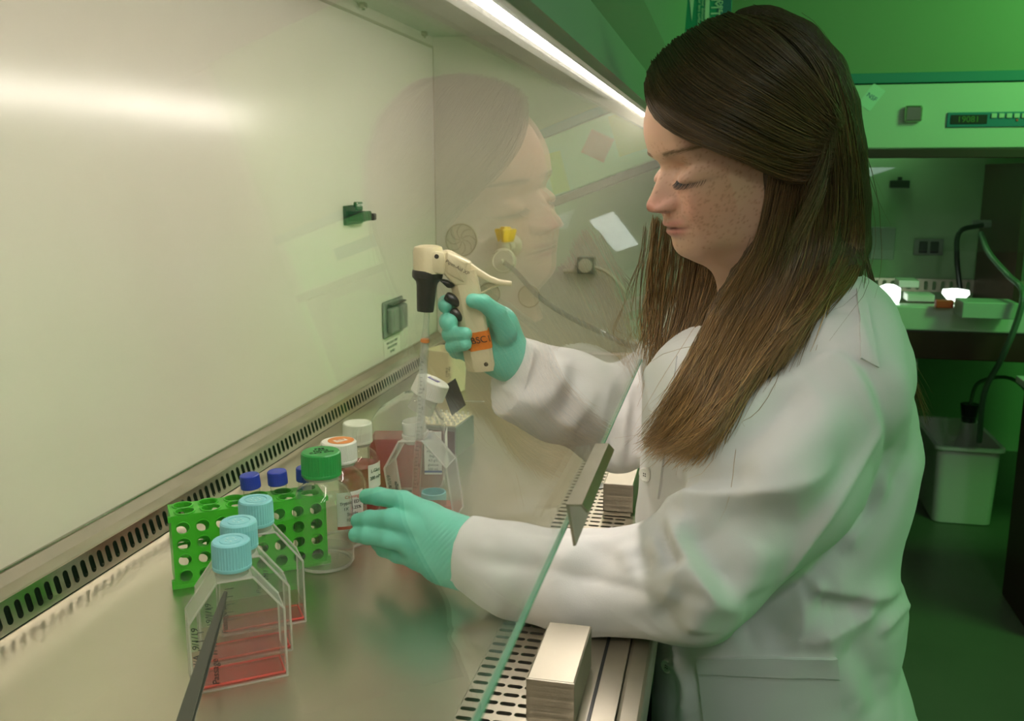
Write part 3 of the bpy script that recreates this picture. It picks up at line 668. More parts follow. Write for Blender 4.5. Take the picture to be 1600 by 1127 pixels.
M['red_line'] = mat('red_edge_reflection', (.75, .06, .05), .3)  # colour of the painted red reflection at the medium's edge
P0 = on_z(306, 1087); P1 = on_z(447, 1059)
c1 = (P0+P1)/2+N*.019
c2 = on_z(457, 1018)-U*.0425+N*.019
c3 = on_z(478, 973)-U*.0425+N*.019
culture_flask(c1, U, N, 'nearest of the three aqua-capped clear flasks, standing with the forceps across it', .024, (('N/A  9/1/19', -.0375, .045, .0085), ('Passage 1M1', -.022, .028, .0085)))
culture_flask(c2, U, N, 'middle of the three aqua-capped clear culture flasks with a thin red reflection along its medium', .024, (('Passage #16', -.020, .050, .0075), ('9/1/19', -.034, .055, .008)))
culture_flask(c3, U, N, 'farthest of the three aqua-capped clear flasks, against the green tube rack', .022, (('Passage', -.004, .052, .007), ('1M1', .004, .060, .007)))

# green tube rack
R0 = on_z(277, 922); R1 = on_z(511, 882)
ru = R1-R0; RL = np.linalg.norm(ru); ru /= RL; rn = np.array([-ru[1], ru[0], 0])
rh = .0885; rd = .042
rk = thing('tube_rack', (R0+R1)/2+rn*rd/2, 'bright green plastic tube rack with rows of round holes', 'rack')
def perforated(o, off, nm):
    base = R0+rn*off
    b = MB(); slotted(nm, base+ZZ*.0055, ru, ZZ, 8, 4, RL/8, .0192, .0146, .0146, M['rack'], parent=rk)
    m_ = MB()
    m_.box(base+ru*RL/2+ZZ*.0035-rn*0, (RL, .0012, .004), (ru, rn, ZZ)); m_.box(base+ru*RL/2+ZZ*(.0823+rh)/2, (RL, .0012, rh-.0823), (ru, rn, ZZ))
    for i in range(8):
        for j in range(4):
            cc = base+ru*RL/8*(i+.5)+ZZ*(.0055+.0192*(j+.5)); r = .0075
            m_.tube([cc+ru*r*math.cos(a)+ZZ*r*math.sin(a)-rn*.0004 for a in np.linspace(0, 2*math.pi, 17)], .0006, 5, cap=False)
    m_.build(nm+'_rim', M['rack'], rk)
perforated(R0, 0, 'front_plate'); perforated(R0, rd, 'rear_plate')
slotted('top_plate', R0+ZZ*rh, ru, rn, 6, 2, RL/6, rd/2, .0208, .0208, M['rack'], parent=rk)
slotted('middle_shelf', R0+ZZ*.040, ru, rn, 6, 2, RL/6, rd/2, .0208, .0208, M['rack'], parent=rk)
b = MB()
for i in range(6):
    for j in range(2):
        cc = R0+ru*RL/6*(i+.5)+rn*rd/2*(j+.5)+ZZ*(rh+.0008); r = .0111
        b.tube([cc+ru*r*math.cos(a)+rn*r*math.sin(a) for a in np.linspace(0, 2*math.pi, 25)], .0009, 6, cap=False)
b.build('hole_rim', M['rack'], rk)
for s, o_ in ((0, -.0006), (RL, .0006)):
    b = MB(); b.box(R0+ru*(s+o_)+rn*rd/2+ZZ*(rh/2+.002), (.0016, rd+.002, rh-.004), (ru, rn, ZZ)); b.box(R0+ru*(s+o_*4)+rn*.002+ZZ*(rh-.004), (.004, .006, .006), (ru, rn, ZZ)); b.box(R0+ru*(s+o_*4)+rn*.002+ZZ*(.006), (.005, .006, .010), (ru, rn, ZZ)); b.build('end_plate', M['rack'], rk)
b = MB(); b.box(R0+ru*RL/2+rn*rd/2+ZZ*.001, (RL, rd, .0016), (ru, rn, ZZ)); b.build('base_plate', M['rack'], rk)

# blue-capped tubes in the back row
for i, (col, lab, tilt) in enumerate(((3, 'blue-capped sample tube in the green rack, left of the three', -.08), (4, 'blue-capped sample tube in the green rack, middle of the three', -.05), (5, 'blue-capped sample tube beside the green-capped bottle, with a white scrap inside its neck', 0.0))):
    cc = R0+ru*RL/6*(col+.5)+rn*rd*.75
    upv = ZZ+ru*tilt; upv = upv/np.linalg.norm(upv); axt = frame_axes(np.cross(rn, upv), upv); axt = (axt[0], np.cross(upv, axt[0]), upv)
    t = thing('sample_tube', cc+ZZ*.004, lab, 'tube', 'blue-capped tubes in the green rack')
    b = MB(); b.lathe([(.001, .0005), (.006, .003), (.0088, .012), (.0088, .088), (.0100, .090), (.0100, .097)], cc+ZZ*.002, axt, 24); b.build('tube_wall', M['glass'], t, True)
    ridged_cap(cc+ZZ*.0+upv*.100, .0118, .0165, M['cap_blue'], 'cap', t, 30, axt, inset=False, depth=.0004)
    if i == 2:
        b = MB(); b.box(cc+upv*.091+rn*-.004, (.011, .003, .007), axt); tag(b.build('inner_label', M['paper'], t), 'white scrap inside tube')

# round bottles ---------------------------------------------------------------
def cyl_patch(c, r, a0, a1, z0, z1, m, name, parent, n=14):
    v = []; 
    for rr in (r, r-.0005):
        for z in (z0, z1):
            for k in range(n+1):
                a = a0+(a1-a0)*k/n; v.append((c[0]+rr*math.cos(a), c[1]+rr*math.sin(a), c[2]+z))
    m1 = n+1; f = [(k, k+1, m1+k+1, m1+k) for k in range(n)]+[(2*m1+k, 3*m1+k, 3*m1+k+1, 2*m1+k+1) for k in range(n)]
    return MB().add(v, f).build(name, m, parent)
def bottle(name, c, R_, H_, cr, ch, mcap, label, liquid=None, mliq=None, ridges=44, inset=False, neck=.72):
    t = thing(name, c, label, 'bottle'); c = np.array(c)
    nk = cr*neck; hb_ = H_-ch; sh = R_*.75
    prof = [(.001, .0015), (R_*.7, .0015), (R_*.93, .002), (R_, R_*.14), (R_, hb_-sh-.008), (R_*.97, hb_-sh*.80-.008), (R_*.82, hb_-sh*.42-.006), (nk*1.12, hb_-.010), (nk, hb_-.006), (nk, hb_+ch*.6)]
    b = MB(); b.lathe(prof[:-1]+[(nk, hb_+.002)], c+ZZ*.0005, None, 48); o = b.build('glass_body', M['glass'], t, True)
    b = MB(); b.tube([c+np.array([R_*.9*math.cos(a), R_*.9*math.sin(a), .0035]) for a in np.linspace(0, 2*math.pi, 41)], .0022, 8, cap=False); b.build('base_ring', M['ps_edge'], t, True)
    if liquid:
        b = MB(); b.lathe([(.001, .004), (R_*.9, .004), (R_*.965, .010), (R_*.965, liquid), (.001, liquid)], c, None, 40); b.build('contents', mliq, t, True)
    b = MB(); b.lathe([(nk*1.22, hb_-.004), (nk*1.22, hb_-.0012)], c, None, 36); b.build('neck_ring', M['ps_edge'], t, True)
    cp = ridged_cap(c+ZZ*hb_, cr, ch, mcap, 'cap', t, ridges, None, inset=inset, depth=.0007)
    return t
g = on_z(499, 712, .138); 
gt = bottle('reagent_bottle', (g[0]+.002, g[1]-.001, 0), .0355, .143, .0238, .029, M['cap_green'], 'round clear bottle with large ridged green cap, behind the tube rack', .018, M['water'], 40)
for s, dy, sz in (('PBS', .009, .008), ('Sterile', .001, .007), ('Cells only', -.007, .0075)):
    lettering(s, np.array([g[0]+.002, g[1]-.001, .1434])+N*dy*.9, U, N, sz, M['ink'], gt)
g = on_z(529, 689, .136)
wt = bottle('reagent_bottle', (g[0], g[1], 0), .033, .136, .0230, .026, M['white_pl'], 'clear bottle with white ridged cap bearing an orange sticker', .06, M['water'], 44)
b = MB(); b.lathe([(.0165, 0), (.0165, .0003), (0, .0003)], np.array([g[0], g[1], .1363])+U*.003, None, 28); b.build('sticker', M['or_print'], wt)
b = MB(); b.box(np.array([g[0], g[1], .1367])+U*.002+N*-.001, (.016, .010, .0003), (U*.94+N*.34, N*.94-U*.34, ZZ)); b.build('sticker_patch', M['paper'], wt)
for s, dy in (('OPEN', .002), ('7/1/19', -.003)): lettering(s, np.array([g[0], g[1], .1370])+U*.002+N*dy, U*.94+N*.34, N*.94-U*.34, .0045, M['or_print'], wt)
av_ = math.atan2(-g[1], -g[0])
cyl_patch((g[0], g[1], 0), .0338, av_-.15, av_+.95, .030, .078, M['paper'], 'label', wt)
cyl_patch((g[0], g[1], 0), .0341, av_-.15, av_+.95, .030, .034, M['red_print'], 'label_band', wt)
for i, s in enumerate(('Corning', 'Trypsin EDTA', '1X  0.25%', 'Sterile', '100 mL')):
    a = av_+.42; q = np.array([g[0]+.0343*math.cos(a), g[1]+.0343*math.sin(a), .072-.0075*i]); rt = np.array([-math.sin(a), math.cos(a), 0]); lettering(s, q, rt, ZZ, .0058, M['ink'] if i else M['red_print'], wt)
g = on_z(558, 660, .130)
st = bottle('reagent_bottle', (g[0], g[1], 0), .029, .130, .0205, .028, mat('milky_cap', (.72, .72, .62), .35, trans=0), 'small clear bottle with smooth milky white cap, behind the orange-stickered bottle', .07, M['red'], 60)
av_ = math.atan2(-g[1], -g[0])
cyl_patch((g[0], g[1], 0), .0298, av_+.45, av_+1.5, .040, .075, M['paper'], 'label', st)
for i, s in enumerate(('L-Glut', '200 mM')):
    a = av_+.85; q = np.array([g[0]+.0302*math.cos(a), g[1]+.0302*math.sin(a), .066-.010*i]); lettering(s, q, np.array([-math.sin(a), math.cos(a), 0]), ZZ, .007, M['ink'], st)

# big square bottle of red medium, angled neck
ru2 = np.array([.22, -.975, 0]); ru2 /= np.linalg.norm(ru2); rn2 = np.array([-ru2[1], ru2[0], 0])
rb = on_z(636, 768)+rn2*.03
rt_ = thing('media_bottle', rb, 'large flat-sided clear bottle of red medium with tilted white cap', 'bottle')
ax = (ru2, ZZ, np.cross(ru2, ZZ))
OB = [(-.053, 0), (.050, 0), (.056, .012), (.056, .088), (.040, .122), (.022, .142), (-.006, .140), (-.045, .115), (-.058, .098), (-.058, .012)]
b = MB(); b.prism(OB, rb+ZZ*.001, ax, .060, .004); b.build('bottle_body', M['glass'], rt_, True)
b = MB(); b.prism([(-.050, .003), (.048, .003), (.053, .012), (.053, .078), (-.055, .078), (-.055, .012)], rb+ZZ*.001, ax, .055, .003); b.build('red_medium', M['red'], rt_)
cdir = np.array([0, 0, 1.0])*math.cos(.42)+ru2*math.sin(.42); cx_ = np.cross(rn2, cdir)
cax = (cx_, np.cross(cdir, cx_), cdir)
c0_ = rb+ru2*.024+ZZ*.128
b = MB(); b.lathe([(.020, -.012), (.019, .012), (.022, .012), (.022, .015), (.019, .015), (.019, .02)], c0_, cax, 36); b.build('neck', M['ps_edge'], rt_, True)
ridged_cap(c0_+cdir*.014, .0262, .026, M['white_pl'], 'cap', rt_, 50, cax, inset=False)
q = c0_+cdir*.0406
b = MB(); b.box(q+ru2*0-rn2*0, (.019, .011, .0005), (cax[0]*.9-cax[1]*.3, cax[1]*.9+cax[0]*.3, cdir), .0); b.build('cap_print', M['purple'], rt_)
lettering('FBS', q+cdir*.0005, cax[0]*-.9+cax[1]*.3, -cax[1]*.9-cax[0]*.3, .0075, M['paper'], rt_)
b = MB(); lq = rb+ru2*.0577+ZZ*.055; b.box(lq-rn2*.002, (.0006, .048, .062), (ru2, rn2, ZZ)); b.build('label', M['paper'], rt_)
fq = rb-rn2*.0312+ru2*.040+ZZ*.060
b = MB(); b.box(fq, (.026, .0006, .066), (ru2, rn2, ZZ)); b.build('label', M['paper'], rt_)
b = MB(); b.box(fq-rn2*.0006+ZZ*.026-ru2*.006, (.010, .0006, .010), (ru2, rn2, ZZ)); b.build('label_logo', M['blue_print'], rt_)
for i, s in enumerate(('DMEM', 'Dulbecco', 'Modified', 'Eagle', '4.5 g/L', 'glucose', '500 mL')):
    lettering(s, fq-rn2*.0007+ZZ*(.016-.0068*i)+ru2*0, ru2, ZZ, .0052, M['ink'], rt_)
b = MB(); b.box(fq-rn2*.0006-ZZ*.0285, (.026, .0006, .003), (ru2, rn2, ZZ)); b.build('label_stripe', M['blue_print'], rt_)

# pipette tip box with dark lid
q0 = on_z(713, 716); q1 = on_z(741, 693); q2 = on_z(694, 708)
a1 = q1-q0; a1 /= np.linalg.norm(a1); a2 = np.array([-a1[1], a1[0], 0])
if a2@(q2-q0) < 0: a2 = -a2
s1 = np.linalg.norm(q1-q0); s2 = .075; hh = .052
tb = thing('tip_box', q0+a1*s1/2+a2*s2/2, 'small steel and smoky box with propped dark lid beside the red bottle', 'box')
cc = q0+a1*s1/2+a2*s2/2
AX3 = (a1, a2, ZZ)
b = MB(); b.box(cc+ZZ*(hh/2+.0005), (s1, s2, hh), AX3, .0015); b.build('box_body', mat('box_metal', (.34, .38, .34), .28, .85), tb)
b = MB(); b.box(cc+ZZ*(hh*.45)-a1*(s1/2+.001), (.001, s2*.94, hh*.85), AX3); b.build('smoky_side', mat('smoky_plastic', (.09, .045, .045), .15), tb)
b = MB(); b.box(cc+ZZ*(hh+.0015), (s1*.92, s2*.94, .001), AX3); b.build('tip_tray', M['cream_pl'], tb)
b = MB()
for i in range(5):
    for j in range(7): b.lathe([(.0028, 0), (.0022, .006), (.0012, .006)], cc+ZZ*(hh+.002)+a1*(s1*.78)*(i/4-.5)+a2*(s2*.8)*(j/6-.5), None, 8)
b.build('tips', M['ps_edge'], tb)
lid_u = ZZ*.86-a1*.35+a2*.3; lid_u /= np.linalg.norm(lid_u); 
b = MB(); la = np.cross(lid_u, a2); la /= np.linalg.norm(la); lc = cc+a2*(s2/2-.002)*.2-a1*(s1*.30)+ZZ*(hh+.004)
LQ = [at(690, 606, 1.50), at(712, 592, 1.50), at(728, 633, 1.515), at(706, 650, 1.52)]; ln = np.cross(LQ[1]-LQ[0], LQ[2]-LQ[0]); ln /= np.linalg.norm(ln)
b.add([p for p in LQ]+[p+ln*.003 for p in LQ], [(0, 1, 2, 3), (7, 6, 5, 4), (0, 4, 5, 1), (1, 5, 6, 2), (2, 6, 7, 3), (3, 7, 4, 0)]); b.build('lid', mat('dark_lid', (.05, .055, .055), .3), tb)
# beige container behind
q = on_z(690, 618); hgt = .095
t = thing('pipette_tub', q+np.array([.04, 0, 0]), 'beige rounded plastic container behind the raised pipette, near the far wall', 'container')
qc = q+np.array([.04, 0, 0]); w2 = .036
def rsq(w_, z, r=.012, n=6):
    o = []
    for sx, sy, a0 in ((1, 1, 0), (-1, 1, 90), (-1, -1, 180), (1, -1, 270)):
        for k in range(n):
            a = math.radians(a0+90*k/(n-1)); x = sx*(w_-r)+r*math.cos(a); y = sy*(w_-r)+r*math.sin(a)
            o.append(qc+np.array([x*.9+y*.25, y*.9-x*.25, z]))
    return o
rings = [rsq(w2*.95, .001), rsq(w2*1.05, hgt-.006), rsq(w2*1.1, hgt-.006), rsq(w2*1.1, hgt), rsq(w2*1.0, hgt), rsq(w2*.9, .004)]
n = len(rings[0]); b = MB(); b.add([p for r in rings for p in r], [(i*n+k, i*n+(k+1) % n, (i+1)*n+(k+1) % n, (i+1)*n+k) for i in range(5) for k in range(n)]+[tuple(range(n-1, -1, -1)), tuple(5*n+k for k in range(n))])
b.build('tub_wall', M['cream_pl'], t, True)
pf = qc-np.array([w2*1.05, 0, 0])*.98
for i, s in enumerate(('STERILE', 'LOT 1906')): lettering(s, on_z(707, 583+i*6, .06)*0+qc+np.array([-.045, -.014-.006*i, .052]), (0, 0, 1), (0, 1, 0), .006, M['ink'], t)
# loose aqua cap lying upside down
q = on_z(674, 800)
t = thing('flask_cap', q+np.array([.012, 0, 0]), 'loose aqua flask cap lying open side up on the steel surface behind the gloved hand', 'cap')
b = MB(); b.lathe([(0.001, 0.0004), (.0170, .0004), (.0178, .001), (.0178, .0255), (.0172, .026), (.0155, .026), (.0153, .003), (.001, .003)], q+np.array([.012, 0, 0]), None, 64); b.build('cap_wall', M['cap_aqua'], t, True)
b = MB(); b.lathe([(.0105, .003), (.0105, .017), (.0095, .017), (.0095, .003)], q+np.array([.012, 0, 0]), None, 32); b.build('inner_ring', M['cap_aqua'], t, True)

# forceps leaning on the nearest flask
tip = at(353, 925, .815); bot = on_z(262, 1215, .006)
t = thing('forceps', bot, 'dark steel forceps standing at a slant against the nearest flask', 'forceps')
dd = tip-bot; Lf = np.linalg.norm(dd); dd /= Lf; sx_ = np.cross(dd, np.array([-.8, -.2, .5])); sx_ /= np.linalg.norm(sx_); nn_ = np.cross(sx_, dd)
M['fsteel'] = mat('dark_forceps_steel', (.13, .13, .11), .34, .8)
for s in (-1, 1):
    v = []
    K = 14
    for i in range(K):
        f_ = i/(K-1); wdt = .0058*(1-f_)**.6+.0012; th_ = .0008; cc = bot+dd*Lf*f_+nn_*s*(.0035*math.sin(math.pi*min(1, f_*1.0))+.0009)
        v += [cc+sx_*wdt+nn_*th_, cc-sx_*wdt+nn_*th_, cc-sx_*wdt-nn_*th_, cc+sx_*wdt-nn_*th_]
    f = [(4*i+k, 4*i+(k+1) % 4, 4*i+4+(k+1) % 4, 4*i+4+k) for i in range(K-1) for k in range(4)]+[(3, 2, 1, 0), (4*K-4, 4*K-3, 4*K-2, 4*K-1)]
    MB().add(v, f).build('arm', M['fsteel'], t)
# small loose clear strips far on the surface
q = on_z(742, 628); b = MB(); b.box(q+ZZ*.0012, (.004, .04, .002), (np.array([1, 0, 0]), np.array([.1, -1, 0])/1.005, ZZ)); tag(b.build('plastic_strip', M['ps_edge']), 'thin clear plastic strip lying beside the box with the dark lid', 'strip')

# ------------------------------------------------------------------ held flask, pipette and controller
hu = at(690, 760, 1.17)-at(583, 760, 1.20); hu /= np.linalg.norm(hu)
hup = np.array([-.10, -.10, 1.0]); hup /= np.linalg.norm(hup); hup = hup-hu*(hup@hu); hup /= np.linalg.norm(hup)
hn = np.cross(hup, hu); hn = hn if hn[0] > 0 else -hn
top = at(648, 672, 1.185)
hc_ = top-hup*.113
t = thing('culture_flask', hc_, 'uncapped clear flask held tilted in the near gloved hand, pipette inside its neck', 'flask')
axh = (hu, hup, np.cross(hu, hup))
shell(t, hc_, axh, OUT, .034, rim=.0015)
b = MB(); b.lathe([(.0145, .098), (.0150, .106), (.0172, .107), (.0172, .1095), (.0150, .1105), (.0148, .126), (.0136, .126), (.0136, .1)], hc_, (hu, -axh[2], hup), 32); b.build('neck', M['ps_edge'], t, True)
b = MB(); b.prism(clip_outline(OUT, .010), hc_, axh, .031); b.build('medium', M['pink'], t)
for s, uu, zz in (('9/1/19', -.038, .05), ('Passage', -.030, .04)): lettering(s, hc_+hu*uu+hup*zz-hn*.0178, hup, -hu, .007, M['ink'], t)

pt = at(668, 470, 1.14); pb = at(648, 796, 1.185)
pd = pt-pb; PL = np.linalg.norm(pd); pd /= PL; px_ = np.cross(pd, (1, 0, 0)); px_ /= np.linalg.norm(px_); pax = (px_, np.cross(pd, px_), pd)
t = thing('serological_pipette', pb, 'long clear graduated pipette reaching from the black nozzle into the held flask', 'pipette')
b = MB(); b.lathe([(.0010, 0), (.0020, .006), (.0048, .016), (.0052, .02), (.0052, PL-.045), (.0038, PL-.033), (.0036, PL-.004), (.0030, PL-.004)], pb, pax, 24); b.lathe([(.0036, .02), (.0036, PL-.05)], pb, pax, 16); b.build('barrel', M['glass_tube'] if 'glass_tube' in M else clear('pipette_glass', (.975, .98, .975), .08, .09, haze=.14, hazecol=(.95, .95, .93), power=2.2), t, True)
b = MB(); b.lathe([(.0041, PL-.052), (.0056, PL-.051), (.0056, PL-.0475), (.0041, PL-.0465)], pb, pax, 24); b.build('orange_band', M['or_print'], t, True)
b = MB()
vwd = CAM-pb; vwd -= pd*(vwd@pd); vwd /= np.linalg.norm(vwd); sdv = np.cross(pd, vwd)
for k in range(34):
    wv_ = .0030 if k % 5 else .0050; z = .03+k*(PL-.10)/34; b.box(pb+pd*z+vwd*.0052+sdv*(-.0018), (wv_, .0003, .0005), (sdv, vwd, pd))
b.build('graduation', M['ink'], t)
for k in range(6): lettering(str(k+1), pb+pd*(.035+k*(PL-.10)*5/34)+vwd*.0055+sdv*.0018, sdv, pd, .0048, M['ink'], t)
b = MB(); b.lathe([(.0008, .002), (.0042, .016), (.0044, .09), (0.0001, .09)], pb, pax, 20); b.build('drawn_medium', M['pink'], t, True)

DC = 1.14
t = thing('pipette_controller', at(735, 560, DC), 'cream pistol-grip pipette controller with black nozzle and orange tape, held upright', 'pipette controller')
view = ray(710, 480); view /= np.linalg.norm(view)
# local frame: r along the head bar (to the right and away/near), facing camera-left
fr_r = at(735, 480, DC)-at(675, 480, DC); fr_r /= np.linalg.norm(fr_r)
fa = frame_axes(fr_r, ZZ)      # right, up, towards the camera
CO = at(700, 470, DC)
def loc(px_, py_, off=0.0):
    """pixel -> point in the controller's mid plane, as (r, u)"""
    r = ray(px_, py_); s = np.dot(CO-CAM, fa[2])/np.dot(r, fa[2]); p = CAM+r*s-CO
    return (float(p@fa[0]), float(p@fa[1]))
def plate(pts, thick, name, m, off=0, bev=.003, smooth=True):
    b = MB(); b.prism([loc(*p) for p in pts], CO+fa[2]*off, fa, thick, bev); return b.build(name, m, t, smooth, 50)
plate([(690, 392), (701, 391), (737, 410), (731, 446), (712, 444), (692, 425)], .028, 'head', M['cream_pl'])
plate([(697, 394), (701, 391), (734, 409), (731, 412), (727, 440), (723, 439), (698, 426)], .0315, 'head_cover', M['cream_pl'])
hd_ = loc(669, 406); hp_ = CO+fa[0]*hd_[0]+fa[1]*hd_[1]
b = MB(); b.lathe([(.0001, .0175), (.010, .0175), (.0165, .0155), (.0182, .011), (.0182, -.016), (.0001, -.016)], hp_, (fa[0], -fa[2], fa[1]), 40)
b.prism([loc(669, 388), (loc(697, 393)), loc(697, 428), loc(669, 424)], CO, fa, .034, .004); b.build('nose_housing', M['cream_pl'], t, True)
b = MB(); nz = loc(668, 428); nzp = CO+fa[0]*nz[0]+fa[1]*nz[1]
nd = pd
ndx = np.cross(nd, (1, 0, 0)); ndx /= np.linalg.norm(ndx)
b.lathe([(.0182, .004), (.0188, .0), (.0182, -.005), (.0135, -.010), (.0125, -.014), (.0122, -.0175), (.0104, -.044), (.0098, -.046), (.0070, -.046), (.0066, -.044)], nzp, (ndx, np.cross(nd, ndx), nd), 36); b.build('nozzle', M['rubber'], t, True)
b = MB()
for px_, py_ in ((684, 399), (760, 566)):
    l = loc(px_, py_); q = CO+fa[0]*l[0]+fa[1]*l[1]+fa[2]*(.0171 if py_ < 500 else .0131); b.lathe([(.0028, 0), (.0028, .0004), (.0001, .0004)], q, fa, 12)
b.build('screw_recess', M['black'], t)
plate([(686, 436), (698, 438), (712, 445), (706, 449), (700, 449)], .018, 'button_slot', M['black'], 0, .001)
# grip: lofted chamfered section
def loft(sections, name, m, mi=None, sm=True):
    b = MB(); k = len(sections[0]); v = [p for s in sections for p in s]
    b.add(v, [(i*k+j, i*k+(j+1) % k, (i+1)*k+(j+1) % k, (i+1)*k+j) for i in range(len(sections)-1) for j in range(k)]+[tuple(range(k-1, -1, -1)), tuple((len(sections)-1)*k+j for j in range(k))])
    return b.build(name, m, t, sm, 25)
def sect(pxl, pyl, pxr, pyr, th_, g=1.0):
    a = loc(pxl, pyl); c = loc(pxr, pyr); A = CO+fa[0]*a[0]+fa[1]*a[1]; B = CO+fa[0]*c[0]+fa[1]*c[1]; m_ = (A+B)/2; h = (B-A)/2*g; f = fa[2]*th_*g
    pts = [(-1, -.5), (-.86, -.85), (-.45, -1), (.75, -1), (1, -.75), (1, .75), (.86, .93), (.6, 1), (-.28, 1), (-.46, .93), (-1, .15)]
    return [m_+h*x+f*y for x, y in pts]
grip = [(700, 425, 744, 420, .0135), (705, 450, 749, 446, .0135), (712, 480, 755, 478, .0135), (719, 520, 762, 514, .0135), (724, 552, 769, 545, .0135), (728, 573, 773, 568, .0135), (731, 580, 771, 577, .012)]
loft([sect(*g) for g in grip], 'grip', M['cream_pl'])
tape = [(719.3, 521, 763, 513.5, .0135), (724.3, 549, 769, 541, .0135)]
tp = loft([sect(*g, g=1.03) for g in tape], 'orange_tape', M['orange'])
l = loc(753, 528); q = CO+fa[0]*l[0]+fa[1]*l[1]+fa[2]*.0154
l2a = loc(724, 552); l2b = loc(769, 545); tr_ = fa[0]*(l2b[0]-l2a[0])+fa[1]*(l2b[1]-l2a[1])
lettering('BSC1', q, tr_, fa[1], .0115, M['ink'], t, shear=-.15)
l = loc(716, 416); q = CO+fa[0]*l[0]+fa[1]*l[1]+fa[2]*.0168
la_ = loc(700, 405); lb_ = loc(733, 424); lettering('Pipet-Aid XP', q, fa[0]*(lb_[0]-la_[0])+fa[1]*(lb_[1]-la_[1]), fa[1], .0060, M['ink'], t)
plate([(733, 411), (737, 412), (748, 420), (765, 431), (780, 437), (800, 440), (800, 447), (782, 446), (762, 440), (745, 430), (732, 421)], .014, 'hook', M['cream_pl'], 0, .0015)
b = MB(); b.tube(spline([CO+fa[0]*loc(x, y)[0]+fa[1]*loc(x, y)[1] for x, y in ((751, 458), (757, 456), (770, 449), (782, 445))], 12), .0012, 8); b.build('hook_wire', M['cream_pl'], t)
for (x0, y0, x1, y1) in ((700, 463, 716, 472), (709, 487, 721, 495)):
    a = CO+fa[0]*loc(x0, y0)[0]+fa[1]*loc(x0, y0)[1]+fa[2]*.004; c = CO+fa[0]*loc(x1, y1)[0]+fa[1]*loc(x1, y1)[1]+fa[2]*.004
    d = c-a; Ld = np.linalg.norm(d); d /= Ld; e = np.cross(d, fa[2]); e /= np.linalg.norm(e)
    b = MB(); b.lathe([(.0001, -.004), (.0045, -.003), (.0062, 0), (.0064, Ld*.5), (.0062, Ld), (.0045, Ld+.003), (.0001, Ld+.004)], a, (e, np.cross(d, e), d), 24); b.build('trigger', M['black'], t, True)
# ================================================================== PERSON
def surfnet(f, lo, hi, h):
    lo = np.array(lo, float); hi = np.array(hi, float); n = np.ceil((hi-lo)/h).astype(int)+1
    X, Y, Z = np.meshgrid(*[lo[i]+h*np.arange(n[i]) for i in range(3)], indexing='ij')
    D = np.empty(n, dtype=np.float32)
    st = max(1, int(1500000/(n[1]*n[2])))
    for i in range(0, n[0], st):
        P = np.stack([X[i:i+st], Y[i:i+st], Z[i:i+st]], -1).reshape(-1, 3); D[i:i+st] = f(P).reshape(-1, n[1], n[2])
    S = D < 0
    c = [(a, b, d) for a in (0, 1) for b in (0, 1) for d in (0, 1)]
    m = n-1
    def sl(A, o): return A[o[0]:o[0]+m[0], o[1]:o[1]+m[1], o[2]:o[2]+m[2]]
    cnt = sum(sl(S, o).astype(np.int8) for o in c)
    act = (cnt > 0) & (cnt < 8)
    idx = -np.ones(m, dtype=np.int64); ai = np.argwhere(act); idx[act] = np.arange(len(ai))
    acc = np.zeros((len(ai), 3)); num = np.zeros(len(ai))
    g = {o: D[ai[:, 0]+o[0], ai[:, 1]+o[1], ai[:, 2]+o[2]].astype(float) for o in c}
    for a in c:
        for ax in range(3):
            if a[ax] == 0:
                b = list(a); b[ax] = 1; b = tuple(b); da, db = g[a], g[b]; k = (da < 0) != (db < 0)
                t = np.where(k, da/np.where(k, da-db, 1), 0); p = np.array(a, float)[None, :].repeat(len(ai), 0); p[:, ax] += t
                acc[k] += p[k]; num += k
    V_ = lo+h*(ai+acc/np.maximum(num, 1)[:, None])
    F = []
    for ax in range(3):
        o1, o2 = [(1, 2), (2, 0), (0, 1)][ax]
        sh = [slice(None)]*3; sh2 = [slice(None)]*3; sh[ax] = slice(0, -1); sh2[ax] = slice(1, None)
        A = S[tuple(sh)]; B = S[tuple(sh2)]; ch = np.argwhere(A != B)
        ok = (ch[:, o1] > 0) & (ch[:, o2] > 0) & (ch[:, o1] < n[o1]-1) & (ch[:, o2] < n[o2]-1); ch = ch[ok]
        ins = A[ch[:, 0], ch[:, 1], ch[:, 2]]
        def q(d1, d2):
            r = ch.copy(); r[:, o1] -= d1; r[:, o2] -= d2; return idx[r[:, 0], r[:, 1], r[:, 2]]
        quad = np.stack([q(1, 1), q(0, 1), q(0, 0), q(1, 0)], 1)
        quad[~ins] = quad[~ins][:, ::-1]; F.append(quad)
    return V_, np.concatenate(F)
def relax(v, f, it=1, lam=.5):
    for _ in range(it):
        a = np.zeros_like(v); c = np.zeros(len(v))
        for i in range(4):
            for j in ((i+1) % 4, (i+3) % 4):
                for d in range(3): a[:, d] += np.bincount(f[:, i], v[f[:, j], d], len(v))
                c += np.bincount(f[:, i], minlength=len(v))
        v = v+lam*(a/np.maximum(c, 1)[:, None]-v)
    return v
def vnormals(v, f):
    n = np.cross(v[f[:, 2]]-v[f[:, 0]], v[f[:, 3]]-v[f[:, 1]]); o = np.zeros_like(v)
    for i in range(4):
        for d in range(3): o[:, d] += np.bincount(f[:, i], n[:, d], len(v))
    return o/np.maximum(np.linalg.norm(o, axis=1), 1e-12)[:, None]
def smin(a, b, k):
    h = np.clip(.5+.5*(b-a)/k, 0, 1); return b*(1-h)+a*h-k*h*(1-h)
def smax(a, b, k): return -smin(-a, -b, k)
def cap_(P, a, b, ra, rb):
    a = np.array(a, float); ba = np.array(b, float)-a; t = np.clip((P-a)@ba/(ba@ba), 0, 1); return np.linalg.norm(P-a-t[:, None]*ba, axis=1)-(ra+t*(rb-ra))
